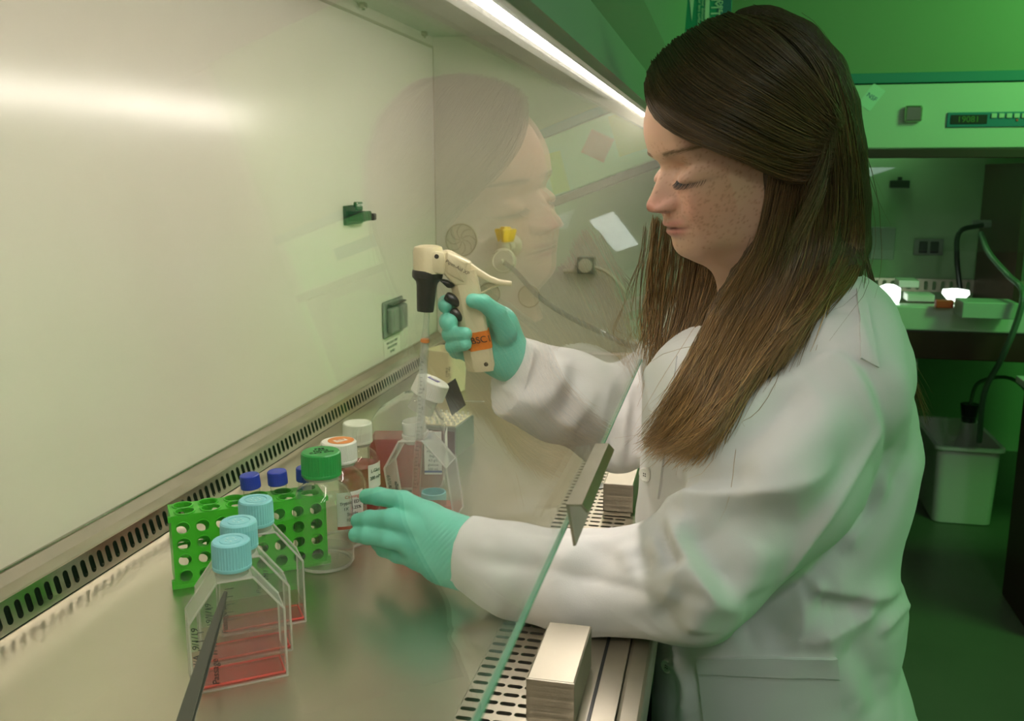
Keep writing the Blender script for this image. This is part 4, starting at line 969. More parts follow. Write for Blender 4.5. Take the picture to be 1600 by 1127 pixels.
def ell(P, c, r, ax=None):
    q = P-np.array(c); 
    if ax is not None: q = q@np.array(ax).T
    r = np.array(r, float); k0 = np.linalg.norm(q/r, axis=1); k1 = np.linalg.norm(q/(r*r), axis=1)+1e-9; return k0*(k0-1)/k1
def chain(P, pts, rs, k=.01):
    d = None
    for i in range(len(pts)-1):
        e = cap_(P, pts[i], pts[i+1], rs[i], rs[i+1]); d = e if d is None else smin(d, e, k)
    return d
def vnoise(P, s, seed=0):
    """smooth sum-of-sines noise"""
    r = np.random.RandomState(seed); o = np.zeros(len(P))
    for i in range(9):
        k = r.normal(size=3); k *= s*(.6+.9*r.rand())/np.linalg.norm(k); o += np.sin(P@k+r.rand()*6.28)
    return o/9

# head frame ------------------------------------------------------------------
YAW, PIT = math.radians(29), math.radians(18)
hf = np.array([-math.sin(YAW)*math.cos(PIT), math.cos(YAW)*math.cos(PIT), -math.sin(PIT)])
hl = np.array([-math.cos(YAW), -math.sin(YAW), 0]); hw_ = np.cross(hf, hl); hw_ = hw_ if hw_[2] > 0 else -hw_
HO = at(1010, 323, 1.03)-hf*.108+hw_*.033
HA = np.array([hl, hf, hw_])          # lateral (towards camera side), forward, up
def H2W(l, f, w_): return HO+hl*l+hf*f+hw_*w_
# measured midline profile (up, forward)
pr_w = np.array([-.150, -.135, -.124, -.116, -.108, -.101, -.096, -.090, -.085, -.080, -.076, -.0715, -.0675, -.0648, -.0620, -.059, -.055, -.051, -.0475, -.0445, -.041, -.037, -.033, -.029, -.023, -.0115, .000, .0035, .010, .018, .028, .040, .055, .070, .085, .10, .12])
pr_f = np.array([.020, .034, .046, .057, .069, .080, .0845, .0865, .0865, .0852, .0850, .0885, .0893, .0865, .0905, .0912, .0892, .0890, .0905, .0960, .1040, .1072, .1080, .1060, .0998, .0902, .0815, .0800, .0808, .0832, .0842, .0838, .080, .073, .060, .040, -.01])
pb_w = np.array([-.150, -.124, -.108, -.101, -.096, -.090, -.08, -.07, -.06, -.05, -.04, -.02, .0, .01, .018, .028, .04, .055, .07, .085, .10, .12])
pb_f = np.array([.020, .046, .069, .080, .0845, .0865, .0852, .0858, .0855, .084, .081, .078, .0785, .0805, .083, .0842, .0838, .080, .073, .060, .040, -.01])
lat_w = np.array([-.15, -.11, -.10, -.085, -.07, -.05, -.03, -.01, .01, .03, .06, .1])
lat_a = np.array([34, 30, 25, 17, 13, 9.2, 7.8, 7.6, 8.0, 8.2, 9, 10])
wn_w = np.array([-.05, -.045, -.040, -.033, -.025, -.012, .0, .01]); wn_x = np.array([.010, .0125, .0125, .0120, .0100, .0085, .0075, .008])
def G(x, m, s): return np.exp(-.5*((x-m)/s)**2)
def faceF(x, w_):
    ax = np.abs(x)
    base = np.interp(w_, pb_w, pb_f); full = np.interp(w_, pr_w, pr_f); d = full-base
    a = np.interp(w_, lat_w, lat_a)
    F = base-a*ax**2-90*np.maximum(ax-.035, 0)**2.0*1.2
    isn = (w_ > -.0475)
    wn = np.interp(w_, wn_w, wn_x)
    F += np.where(isn, d*np.exp(-(ax/wn)**2.4), 0)
    lipw = .021+.0*w_
    F += np.where(~isn, d*np.exp(-(ax/.0175)**2.6), 0)
    # lips: side fullness and the parting line
    F += .0010*G(w_, -.0600+.10*ax, .0028)*np.exp(-(ax/.021)**4) + .0014*G(w_, -.0705+.10*ax, .0030)*np.exp(-(ax/.019)**4)
    F -= .0022*G(w_, -.0648-.06*ax, .0010)*np.exp(-(ax/.0255)**6)*(ax > .003)
    F -= .0022*G(ax, .0265, .003)*G(w_, -.0668, .0035)
    # philtrum, chin groove
    F -= .0010*G(ax, 0, .0025)*G(w_, -.053, .004)
    # alar wings
    F += .0125*np.exp(-((ax-.0125)/.0058)**2*1.0-((w_+.0395)/.0062)**2)
    F -= .0035*G(ax, .0205, .0022)*G(w_, -.041, .006)
    F -= .006*G(ax, .0068, .0028)*G(w_, -.0468, .0022)
    # nasolabial
    F -= .0014*G(w_, -.052-(ax-.02)*.9, .004)*G(ax, .027, .007)
    # eye socket, closed lid, brow
    F -= .0085*G(ax, .019, .0085)*G(w_, -.002, .010)
    F -= .0045*G(ax, .034, .013)*G(w_, .000, .006)
    F += .0080*np.exp(-((ax-.0320)/.0135)**2-((w_+.0125)/.0085)**2)
    F -= .0022*G(w_, -.0025+6*(ax-.031)**2, .0014)*np.exp(-((ax-.031)/.014)**4)
    F -= .0022*G(w_, -.0185+6*(ax-.032)**2-.22*(ax-.032), .0013)*np.exp(-((ax-.032)/.0135)**4)
    F -= .0020*G(w_, -.027, .004)*G(ax, .028, .010)
    F += .0028*G(w_, .014+.1*(ax-.03), .005)*G(ax, .030, .014)
    # cheek bone
    F += .0055*G(ax, .044, .014)*G(w_, -.034, .013)+.003*G(ax, .04, .016)*G(w_, -.06, .016)
    return F
NECK0 = H2W(.0, -.005, -.070); NECK1 = at(1240, 545, 1.13)
def head_sdf(P):
    q = (P-HO)@HA.T; x, f, w_ = q[:, 0], q[:, 1], q[:, 2]
    hull = ell(q, (0, -.018, .022), (.0765, .106, .094))
    jaw = ell(q, (0, .012, -.050), (.066, .092, .070))
    hull = smin(hull, jaw, .03)
    F = faceF(x, w_)
    face = (f-F)*.62
    # block in front is filled before carving
    block = smin(hull, ell(q, (0, .040, -.030), (.0665, .075, .088)), .02)
    noseb = cap_(q, (0, .07, .0), (0, .095, -.036), .016, .024); block = np.minimum(block, noseb)
    block = np.minimum(block, ell(q, (0, .052, -.076), (.046, .054, .046)))
    d = smax(block, face, .004)
    # under the jaw
    jl = -(w_+.107-(.075-f)*-.10)-.012*0
    d = smax(d, (-.1105-(.078-f)*.14-w_)*.9, .006)
    neck = chain(P, [NECK0, at(1205, 470, 1.115), NECK1], [.050, .0525, .062], .03)
    sub = cap_(P, H2W(0, .035, -.090), H2W(0, -.01, -.125), .030, .042)
    d = smin(d, smin(neck, sub, .03), .022)
    return d
# coat ------------------------------------------------------------------------
LSH = at(1318, 592, .975); LEL = at(1082, 905, .945); LWR = at(735, 865, 1.03); LFA = at(900, 908, .985)
RSH = at(1060, 600, 1.26); REL = at(962, 655, 1.26); RWR = at(799, 580, 1.18)
tz = np.array([-.46, -.30, -.15, -.058, .014, .086, .158, .21, .259, .30])
tf = np.array([.07, .085, .080, .070, .072, .088, .090, .080, .050, .02])      # front y
tb = np.array([-.30, -.30, -.268, -.245, -.230, -.238, -.235, -.215, -.185, -.14])   # back y
XT = 1.11
tab = [(560, 1020, 1404), (620, 1000, 1428), (690, 988, 1441), (760, 985, 1426), (820, 984, 1408), (870, 992, 1400), (920, 1000, 1418), (960, 1004, 1414), (1000, 1008, 1404), (1060, 1012, 1424), (1127, 1016, 1440)]
rows = sorted([(float(on_x(1200, y, XT)[2]), float(on_x(a, y, XT)[1]), float(on_x(b_, y, XT)[1])) for y, a, b_ in tab])
tz = np.array([-.46, -.30]+[r[0] for r in rows]+[.33]); tf = np.array([.03, .035]+[min(r[1], .064 if r[0] < .02 else .088) for r in rows]+[.02]); tb = np.array([-.33, -.32]+[r[2] for r in rows]+[-.12])
tx_z = tz; tz0 = np.array([-.46, -.30, -.15, -.058, .014, .086, .158, .21, .259, .30])
tx_ = np.interp(tz, tz0, [1.12, 1.12, 1.11, 1.11, 1.11, 1.11, 1.115, 1.115, 1.12, 1.13])
tr_x = np.interp(tz, tz0, [.20, .20, .175, .160, .155, .160, .168, .172, .160, .11])
def torso(P):
    z = P[:, 2]; y0 = np.interp(z, tz, tf); y1 = np.interp(z, tz, tb); cy = (y0+y1)/2; ry = (y0-y1)/2; cx = np.interp(z, tz, tx_); rx = np.interp(z, tz, tr_x)
    k = (np.abs((P[:, 0]-cx)/rx)**2.3+np.abs((P[:, 1]-cy)/ry)**2.3)**(1/2.3)
    d = (k-1)*np.minimum(rx, ry)
    return smax(d, np.maximum(z-.285, -.42-z), .05)
def armL(P): return chain(P, [LSH, (LSH+LEL)/2+np.array([0, -.006, 0]), LEL, LFA, at(800, 889, 1.01), LWR], [.070, .081, .062, .0490, .0465, .0385], .022)
def armR(P): 
    d = chain(P, [RSH, REL, (REL+RWR)/2, RWR], [.072, .060, .054, .045], .03)
    hang = cap_(P, at(950, 660, 1.24), at(968, 700, 1.22), .038, .028)
    flap = cap_(P, at(782, 618, 1.165), at(860, 640, 1.19), .024, .034); d = smin(d, flap, .03)
    return smin(d, hang, .03)
def coat_sdf(P, fold=True):
    d = torso(P)
    sh = cap_(P, at(1330, 560, 1.0), at(1190, 540, 1.2), .062, .062); sh = smin(sh, cap_(P, at(1190, 540, 1.2), RSH, .062, .055), .04)
    col = cap_(P, at(1290, 520, 1.08), NECK1, .075, .07)
    d = smin(smin(d, sh, .05), col, .05)
    aL = armL(P)
    d = smin(d, aL, .016)
    d = smin(d, armR(P), .02)
    if fold:
        d = d+.0022*vnoise(P, 30, 3)
        n1_ = vnoise(P*np.array([1, 1, .7]), 24, 11); n2_ = vnoise(P, 40, 12); gate = np.clip(.5+vnoise(P, 14, 13)*1.4, 0, 1)
        d = d-.0045*gate*np.exp(-(n1_/.07)**2)+.0022*np.exp(-(n2_/.06)**2)*(1-gate)
    # cut the cuffs
    u1 = LWR-LFA; u1 /= np.linalg.norm(u1); near = np.linalg.norm(P-LWR, axis=1) < .09
    cutp = np.where(near, (P-(LWR-u1*-.008))@u1, -1); d = np.maximum(d, cutp)
    u2 = RWR-REL; u2 /= np.linalg.norm(u2); near = np.linalg.norm(P-RWR, axis=1) < .10
    cutp = np.where(near, (P-(RWR+u2*.002))@u2, -1); d = np.maximum(d, cutp)
    return d
def trace(px_, py_, fn, d0=.5, d1=1.5, off=0.0, it=70):
    off = np.asarray(off)
    """where the view through a photo pixel meets fn = off; else the nearest miss depth"""
    px_ = np.atleast_1d(px_).astype(float); py_ = np.atleast_1d(py_).astype(float)
    R = np.stack([(px_-CX)/FPX, (CY-py_)/FPX, -np.ones_like(px_)], 1)@MW.T
    L_ = np.linalg.norm(R, axis=1); t = np.full(len(R), d0); best = np.full(len(R), 9.); bt = t.copy()
    for _ in range(it):
        d = fn(CAM+R*t[:, None])-off; u = d < best; best = np.where(u, d, best); bt = np.where(u, t, bt)
        t = np.minimum(t+np.maximum(d*.8, -.01)/L_, d1)
    hit = best < .0015; tt = np.where(hit, bt, bt)
    return CAM+R*tt[:, None], hit, tt

person = thing('person', (1.12, -.1, FZ), 'person with long brown hair in a white lab coat and teal gloves', 'person')
# ---- skin mesh: head, neck and upper chest as one surface
hv, hq = surfnet(head_sdf, HO-.17, HO+np.array([.17, .17, .16]), .0021)
hv = relax(hv, hq, 1, .35)
def vcol(o, name, col):
    a = o.data.color_attributes.new(name, 'FLOAT_COLOR', 'POINT'); c = np.ones((len(col), 4)); c[:, :3] = col; a.data.foreach_set('color', c.ravel())
q = (hv-HO)@HA.T; x, f, w_ = q[:, 0], q[:, 1], q[:, 2]; ax_ = np.abs(x)
skin = np.array([.56, .335, .235]); col = np.tile(skin, (len(hv), 1))
def blend(m, c):
    global col
    m = np.clip(m, 0, 1)[:, None]; col = col*(1-m)+np.array(c)*m
front = (f > .03)
blend(.55*G(ax_, .04, .016)*G(w_, -.045, .018)*front, (.56, .24, .17))
blend(.75*np.exp(-((ax_)/.016)**2-((w_+.038)/.013)**2)*front, (.52, .19, .15))
blend(.9*np.exp(-(ax_/.0225)**6)*G(w_, -.0605+.10*ax_, .0026)*front, (.46, .17, .15))
blend(.95*np.exp(-(ax_/.0215)**6)*G(w_, -.0705+.06*ax_, .0038)*front, (.48, .18, .16))
blend(.8*np.exp(-(ax_/.026)**6)*G(w_, -.0650-.06*ax_, .0010)*front, (.18, .05, .05))
blend(.5*np.exp(-((ax_-.032)/.017)**4)*G(w_, -.0185+6*(ax_-.032)**2-.22*(ax_-.032), .0016)*front, (.22, .12, .09))
blend(.25*G(ax_, .03, .014)*G(w_, -.012, .008)*front, (.50, .27, .20))
blend(.55*np.exp(-((ax_-.032)/.019)**4)*G(w_, .0165+.12*(ax_-.03), .0030)*front, (.27, .15, .09))
rs = np.random.RandomState(4)
fr_ = np.zeros(len(hv)); cand = np.where((f > .0) & (w_ < .03) & (w_ > -.10))[0]; cand = rs.choice(cand, 1700)
for ci in cand:
    a = abs(x[ci]); pz = np.exp(-((a-.045)/.03)**2-((w_[ci]+.035)/.045)**2)
    if rs.rand() > pz+.15: continue
    r = .00055+.0008*rs.rand(); s_ = np.where(np.abs(hv-hv[ci]).max(1) < .005)[0]
    fr_[s_] = np.maximum(fr_[s_], (.25+.55*rs.rand())*np.exp(-((hv[s_]-hv[ci])**2).sum(1)/(r*r)))
blend(fr_*.8, (.30, .14, .08))
M['skin'] = mat('skin', (.5, .3, .2), .48, spec=.4, sss=.12, attr='tone', bump=((900, 900, 900), .12, .0006))
body = link_mesh('body', hv, hq, M['skin'], person, True); vcol(body, 'tone', col)
# ---- lab coat
cv, cq = surfnet(coat_sdf, (.62, -.40, -.44), (1.46, .36, .37), .0046)
cv = relax(cv, cq, 1, .5)
STROKES = [  # photo pixel polyline, width (m), height (m, negative = groove), sharp
 ([(1262, 560), (1310, 545), (1352, 580), (1378, 640), (1390, 700), (1380, 770)], .004, -.006, 1),
 ([(1275, 565), (1315, 552), (1345, 590), (1368, 650), (1380, 700)], .006, .004, 0),
 ([(1387, 700), (1377, 760), (1360, 815), (1300, 872), (1256, 915), (1200, 955), (1147, 994)], .008, -.016, 1),
 ([(1270, 610), (1215, 640), (1165, 690), (1125, 740)], .013, -.010, 0),
 ([(1240, 585), (1190, 620), (1140, 680), (1100, 735)], .010, .009, 0),
 ([(1330, 630), (1270, 690), (1210, 730), (1150, 750)], .016, .009, 0),
 ([(1042, 800), (1063, 777), (1113, 770), (1197, 768), (1264, 752), (1310, 720)], .009, .014, 1),
 ([(1040, 765), (1075, 752), (1130, 748), (1190, 745)], .009, -.013, 0),
 ([(1250, 800), (1200, 815), (1150, 812), (1110, 800)], .018, -.008, 0),
 ([(1045, 806), (1059, 844), (1084, 890), (1113, 928), (1155, 958)], .007, .019, 1),
 ([(1078, 815), (1095, 855), (1125, 895), (1165, 928)], .012, -.015, 0),
 ([(1200, 850), (1180, 890), (1175, 935)], .014, .006, 0),
 ([(1034, 820), (1040, 850), (1053, 878), (1060, 888)], .005, -.020, 1),
 ([(1022, 835), (1034, 862), (1044, 880)], .005, .010, 1),
 ([(990, 858), (1005, 880), (1018, 884)], .007, -.009, 0),
 ([(968, 852), (985, 872), (990, 890)], .007, .005, 0),
 ([(1070, 878), (1054, 915), (1040, 948)], .008, .012, 1),
 ([(1074, 910), (1052, 950), (1036, 990)], .009, -.010, 0),
 ([(1100, 930), (1090, 965), (1080, 990)], .012, .007, 0),
 ([(1040, 950), (1020, 970), (1000, 985)], .010, -.005, 0),
 ([(720, 868), (790, 880), (870, 893), (960, 915), (1038, 932)], .006, -.005, 1),
 ([(722, 850), (790, 858), (860, 866), (930, 880)], .009, .004, 0),
 ([(905, 842), (885, 872), (850, 905)], .010, .005, 0),
 ([(960, 855), (930, 890), (880, 935)], .012, -.005, 0),
 ([(760, 830), (775, 860), (770, 900)], .008, -.003, 0),
 ([(1381, 656), (1360, 698), (1306, 794), (1243, 877), (1205, 928)], .0035, .006, 1),
 ([(1340, 690), (1290, 780), (1225, 860)], .012, -.006, 0),
 ([(1245, 915), (1255, 965), (1243, 1020)], .003, .006, 1),
 ([(1264, 906), (1297, 926), (1356, 930), (1414, 918)], .008, .015, 1),
 ([(1272, 938), (1310, 946), (1352, 948)], .012, -.015, 0),
 ([(1366, 948), (1340, 966), (1302, 986), (1256, 1010)], .008, .014, 1),
 ([(1418, 938), (1395, 960), (1368, 992)], .007, .011, 1),
 ([(1235, 1000), (1190, 985), (1150, 1000)], .015, -.010, 0),
 ([(1310, 1005), (1350, 1040), (1385, 1100)], .014, -.008, 0),
 ([(1290, 990), (1330, 1060), (1350, 1120)], .014, .006, 0),
 ([(1425, 700), (1395, 780), (1350, 850), (1300, 900)], .012, -.012, 0),
 ([(1402, 740), (1370, 820), (1320, 875)], .010, .010, 1),
 ([(1400, 560), (1412, 640), (1408, 710)], .012, .006, 0),
 ([(1338, 460), (1348, 520), (1368, 575)], .004, .004, 1),
 ([(1010, 560), (1018, 620), (1030, 690)], .006, .006, 0),
 ([(1000, 600), (990, 660), (985, 730)], .006, -.007, 0),
 ([(1092, 735), (1075, 790), (1065, 840)], .0035, .004, 1),
 ([(1000, 1025), (1060, 1045), (1075, 1090), (1060, 1127)], .006, .008, 0),
 ([(880, 555), (872, 600), (835, 640)], .009, .010, 0),
 ([(845, 545), (835, 590), (800, 625)], .008, -.008, 0),
 ([(905, 570), (895, 620), (870, 655)], .008, -.008, 0),
 ([(930, 600), (912, 640), (880, 670)], .008, .008, 1),
 ([(955, 590), (938, 640), (935, 690)], .007, .010, 1),
 ([(975, 610), (958, 660), (955, 720)], .006, -.010, 0),
 ([(985, 620), (975, 670), (972, 720)], .006, .006, 0),
 ([(775, 600), (850, 640), (930, 690)], .005, .004, 1),
]
cn = vnormals(cv, cq); disp = np.zeros(len(cv))
for pts, wd, amp, shp in STROKES:
    sp = spline([(p[0], p[1], 0) for p in pts], 9*len(pts)); P3, hit, _ = trace(sp[:, 0], sp[:, 1], coat_sdf)
    P3 = P3[hit]
    if len(P3) < 2: continue
    k = len(P3); wt_ = np.ones(k); e = max(1, k//4); wt_[:e] = np.linspace(.15, 1, e); wt_[-e:] = np.linspace(1, .15, e)
    lo = P3.min(0)-wd*4; hi_ = P3.max(0)+wd*4; sel = np.where(np.all((cv > lo) & (cv < hi_), axis=1))[0]
    if not len(sel): continue
    best = np.full(len(sel), 9.); bw = np.zeros(len(sel))
    for i in range(k-1):
        a = P3[i]; ba = P3[i+1]-a; t_ = np.clip((cv[sel]-a)@ba/(ba@ba+1e-12), 0, 1); dd_ = np.linalg.norm(cv[sel]-a-t_[:, None]*ba, axis=1)
        u = dd_ < best; best[u] = dd_[u]; bw[u] = (wt_[i]*(1-t_)+wt_[i+1]*t_)[u]
    disp[sel] += amp*bw*(np.exp(-(best/(wd*1.5))**1.25) if shp else np.exp(-.5*(best/wd)**2))
cv = cv+cn*disp[:, None]; cv = relax(cv, cq, 1, .4)
M['cloth'] = mat('white_cotton', (.74, .72, .71), .75, spec=.25, sheen=.15, bump=((900, 900, 900), .18, .0006))
coat = tag(link_mesh('lab_coat', cv, cq, M['cloth'], person, True), 'white cotton lab coat')
sb = coat.modifiers.new('smooth', 'SUBSURF'); sb.levels = 0; sb.render_levels = 1
# pocket patches laid over the coat
def patch(corners, nu, nv, off, name, m, parent, fn=coat_sdf, round_=0):
    """cloth patch following the coat: corners tl, tr, br, bl in photo pixels"""
    tl, tr, br, bl = [np.array(c, float) for c in corners]; g = []
    for j in range(nv+1):
        for i in range(nu+1):
            u, v = i/nu, j/nv; g.append((tl*(1-u)+tr*u)*(1-v)+(bl*(1-u)+br*u)*v)
    g = np.array(g); P, hit, t = trace(g[:, 0], g[:, 1], fn, .6, 1.6)
    e = .0008; n = np.stack([fn(P+np.eye(3)[i]*e)-fn(P-np.eye(3)[i]*e) for i in range(3)], 1); n /= np.linalg.norm(n, axis=1)[:, None]
    # follow the sculpted folds: displacement of nearest coat vertex
    Q = P.copy()
    for i in range(len(P)):
        s_ = np.argmin(((cv-P[i])**2).sum(1)); Q[i] = P[i]+n[i]*(max(0, float((cv[s_]-P[i])@n[i]))+off)
    W = nu+1; f_ = [(j*W+i, j*W+i+1, (j+1)*W+i+1, (j+1)*W+i) for j in range(nv) for i in range(nu)]
    k = len(Q); Q2 = Q-n*(off+.004); v = np.vstack([Q, Q2]); f2 = [tuple(k+a for a in q[::-1]) for q in f_]
    rim = [j*W for j in range(nv+1)]+[nv*W+i for i in range(1, nu+1)]+[j*W+nu for j in range(nv-1, -1, -1)]+[i for i in range(nu-1, 0, -1)]
    f3 = [(rim[a], rim[(a+1) % len(rim)], k+rim[(a+1) % len(rim)], k+rim[a]) for a in range(len(rim))]
    o = link_mesh(name, v, f_+f2+f3, m, parent, True); o.data.set_sharp_from_angle(angle=math.radians(50)); return o
patch(((1092, 1030), (1303, 1026), (1320, 1190), (1110, 1190)), 26, 16, .0045, 'hip_pocket', M['cloth'], coat, torso)
patch(((1092, 1028), (1303, 1024), (1306, 1056), (1096, 1052)), 26, 4, .0066, 'pocket_hem', M['cloth'], coat, torso)
patch(((1045, 560), (1060, 560), (1030, 780), (1016, 778)), 3, 24, .0025, 'front_placket', M['cloth'], coat, torso)
patch(((1338, 452), (1352, 465), (1372, 575), (1345, 560)), 3, 12, .0025, 'yoke_seam', M['cloth'], coat)
for px_, py_ in ((1012, 742), (1046, 1042)):
    P, hit, _ = trace([px_], [py_], coat_sdf); p = P[0]; n = (CAM-p); n /= np.linalg.norm(n); n = n*.6+np.array([0, .8, 0])*(.6); n /= np.linalg.norm(n)
    a_ = frame_axes(np.cross(ZZ, n), ZZ)
    b = MB(); b.lathe([(.0085, -.002), (.0085, .0016), (.0070, .0024), (.0055, .0016), (.0001, .0016)], p+n*.004, a_, 24); o = b.build('button', M['white_pl'], coat, True)
    b = MB()
    for k in range(4): b.lathe([(.0009, .0017), (.0001, .0018)], p+n*.004+a_[0]*.0018*math.cos(k*1.57+.78)+a_[1]*.0018*math.sin(k*1.57+.78), a_, 8)
    b.build('button_hole', M['black'], o)
# trousers and shoes below the frame, so that she sits on something
def legs(P):
    d = None
    for s in (-1, 1):
        hip = np.array([1.12+s*.09, -.12, -.33]); kn = np.array([1.12+s*.10, .27, -.30]); an = np.array([1.12+s*.10, .22, -.70])
        e = chain(P, [hip, kn, an], [.085, .060, .045], .03); e = smin(e, cap_(P, an+np.array([0, 0, -.045]), an+np.array([0, .13, -.062]), .038, .030), .02); d = e if d is None else smin(d, e, .02)
    return d
lv, lq = surfnet(legs, (.90, -.30, FZ+.004), (1.34, .48, -.20), .008)
link_mesh('trousers', lv, lq, mat('blue_denim', (.03, .05, .10), .8), person, True)
st_ = thing('lab_stool', (1.12, -.13, FZ), 'black round lab stool under the woman in the white coat', 'stool')
b = MB(); b.lathe([(.17, -.485), (.19, -.47), (.19, -.435), (.17, -.425), (.0001, -.425)], (1.12, -.13, 0), None, 36); b.build('seat', M['black'], st_, True)
b = MB(); b.lathe([(.028, FZ+.06), (.028, -.62), (.02, -.61), (.02, -.485)], (1.12, -.13, 0), None, 20); b.build('column', M['steel_pol'], st_, True)
for k in range(5):
    a = k*2*math.pi/5; e = np.array([1.12+.26*math.cos(a), -.13+.26*math.sin(a), FZ+.055]); b = MB(); b.tube([(1.12, -.13, FZ+.09), e], .014, 10); l_ = b.build('leg', M['black'], st_, True)
    b = MB(); b.tube([e-np.array([0, .012, .027]), e+np.array([0, .012, -.027])], .027, 16); b.build('caster', M['rubber'], l_, True)

# ---- gloved hands -------------------------------------------------------------
def handL(P):
    A = lambda x, y, d: at(x, y, d)
    wr = A(728, 864, 1.035); wr2 = A(700, 858, 1.04)
    d = smin(cap_(P, A(735, 846, 1.03), A(668, 812, 1.060), .024, .019), cap_(P, A(735, 884, 1.035), A(655, 862, 1.060), .024, .0175), .02)
    d = smin(d, cap_(P, A(732, 866, 1.04), A(655, 838, 1.07), .028, .022), .02)
    d = smin(d, cap_(P, A(722, 894, 1.045), A(690, 886, 1.05), .016, .017), .02)
    F = [([(672, 806, 1.055), (630, 783, 1.075), (592, 776, 1.10), (573, 776, 1.118)], [.0150, .0125, .0112, .0100]),
         ([(655, 826, 1.050), (612, 811, 1.062), (578, 812, 1.085), (560, 814, 1.100)], [.0145, .0125, .0112, .0100]),
         ([(650, 850, 1.052), (608, 842, 1.060), (575, 837, 1.078), (556, 836, 1.090)], [.0140, .0120, .0108, .0096]),
         ([(655, 874, 1.060), (622, 866, 1.075), (600, 858, 1.095), (590, 850, 1.110)], [.0130, .0108, .0098, .0088]),
         ([(705, 858, 1.09), (680, 830, 1.13), (664, 812, 1.165), (655, 800, 1.185)], [.0170, .0140, .0118, .0100])]
    for i, (pp, rr) in enumerate(F):
        e = chain(P, [A(*p) for p in pp], [r_*.93 for r_ in rr], .004)
        kk = .003+.010*np.clip(1-np.linalg.norm(P-A(*pp[0]), axis=1)/.028, 0, 1); d = smin(d, e, kk)
    return d
def handR(P):
    A = lambda x, y, d: at(x, y, d)
    d = cap_(P, A(796, 562, 1.185), A(772, 512, 1.178), .025, .022)
    d = smin(d, cap_(P, A(790, 545, 1.185), A(760, 540, 1.184), .024, .020), .02)
    d = smin(d, cap_(P, A(782, 505, 1.18), A(742, 500, 1.180), .019, .015), .02)
    d = smin(d, cap_(P, A(790, 565, 1.185), A(738, 552, 1.182), .019, .014), .02)
    F = [([(745, 478, 1.176), (712, 470, 1.172), (697, 474, 1.158), (696, 478, 1.142)], [.012, .0100, .0098, .0092]),
         ([(740, 505, 1.180), (712, 500, 1.172), (700, 502, 1.155), (701, 504, 1.135)], [.012, .0102, .0108, .0112]),
         ([(738, 530, 1.180), (708, 525, 1.166), (703, 522, 1.142), (727, 522, 1.118)], [.012, .0100, .0096, .0084]),
         ([(740, 552, 1.178), (714, 548, 1.166), (708, 541, 1.144), (727, 538, 1.120)], [.0115, .0096, .0090, .0078]),
         ([(788, 520, 1.155), (776, 490, 1.140), (755, 473, 1.128), (739, 470, 1.120)], [.0150, .0118, .0100, .0088])]
    for i, (pp, rr) in enumerate(F):
        kk = .0018+(.010 if i == 4 else .006)*np.clip(1-np.linalg.norm(P-A(*pp[0]), axis=1)/.025, 0, 1); d = smin(d, chain(P, [A(*p) for p in pp], rr, .003), kk)
    return d
def wrinkled(v, f, dirv, org, amp, scale, seed, lo_, hi_):
    n = vnormals(v, f); s = (v-org)@dirv; ph = s*scale+1.6*vnoise(v, 70, seed)+.9*vnoise(v, 160, seed+1)
    m = np.clip((s-lo_)/.012, 0, 1)*np.clip((hi_-s)/.012, 0, 1); k = np.abs(np.sin(ph))
    return v+n*(amp*m*(k**.5-.7)*(0.6+.8*np.abs(vnoise(v, 45, seed+2))*2))[:, None]+n*(.00025*vnoise(v, 300, seed+4))[:, None]
M['glove_w'] = mat('teal_nitrile_glove', (.17, .60, .47), .40, spec=.45, bump=((350, 350, 350), .10, .0005))
gv, gq = surfnet(handL, at(640, 840, 1.08)-.13, at(640, 840, 1.08)+.13, .00155); gv = relax(gv, gq, 1, .4)
wd_ = at(700, 862, 1.045)-at(640, 800, 1.06); wd_ /= np.linalg.norm(wd_)
gv = wrinkled(gv, gq, wd_, at(655, 830, 1.05), .0011, 620, 21, .004, .13)
tag(link_mesh('glove', gv, gq, M['glove_w'], person, True), 'left teal nitrile glove holding the flask')
gv, gq = surfnet(handR, at(745, 520, 1.15)-.12, at(745, 520, 1.15)+.12, .00155); gv = relax(gv, gq, 1, .4)
wd_ = at(800, 575, 1.18)-at(760, 480, 1.15); wd_ /= np.linalg.norm(wd_)
gv = wrinkled(gv, gq, wd_, at(775, 482, 1.13), .0008, 900, 31, .0, .12)
tag(link_mesh('glove', gv, gq, M['glove_w'], person, True), 'right teal nitrile glove gripping the pipette controller')
# ---- hair -----------------------------------------------------------------------
def hair_hull(P):
    q = (P-HO)@HA.T
    d = ell(q, (0, -.040, .026), (.086, .120, .098))
    d = smin(d, ell(q, (.010, -.085, -.03), (.072, .062, .10)), .04)
    return d
def drape(P): return smin(smin(hair_hull(P), coat_sdf(P, False), .06), head_sdf(P), .03)
def guides(lines, n=28, off=.004, fn=drape, push=None):
    """pixel polylines (optionally with depth) -> 3D guides on the draped surface"""
    G_ = []
    for ln in lines:
        if len(ln[0]) == 3: G_.append(spline([at(*p) for p in ln], n)); continue
        sp = spline([(p[0], p[1], 0) for p in ln], n); P, hit, t = trace(sp[:, 0], sp[:, 1], fn, .7, 1.5, off if np.isscalar(off) else np.interp(np.linspace(0, 1, n), [0, .35, 1], off))
        # smooth depth along the strand
        for _ in range(3): t[1:-1] = (t[:-2]+t[1:-1]*2+t[2:])/4
        G_.append(np.array([at(a, b, d) for a, b, d in zip(sp[:, 0], sp[:, 1], t)]))
    return np.array(G_)
HV, HF, HCOL = [], [], []; HN = [0]
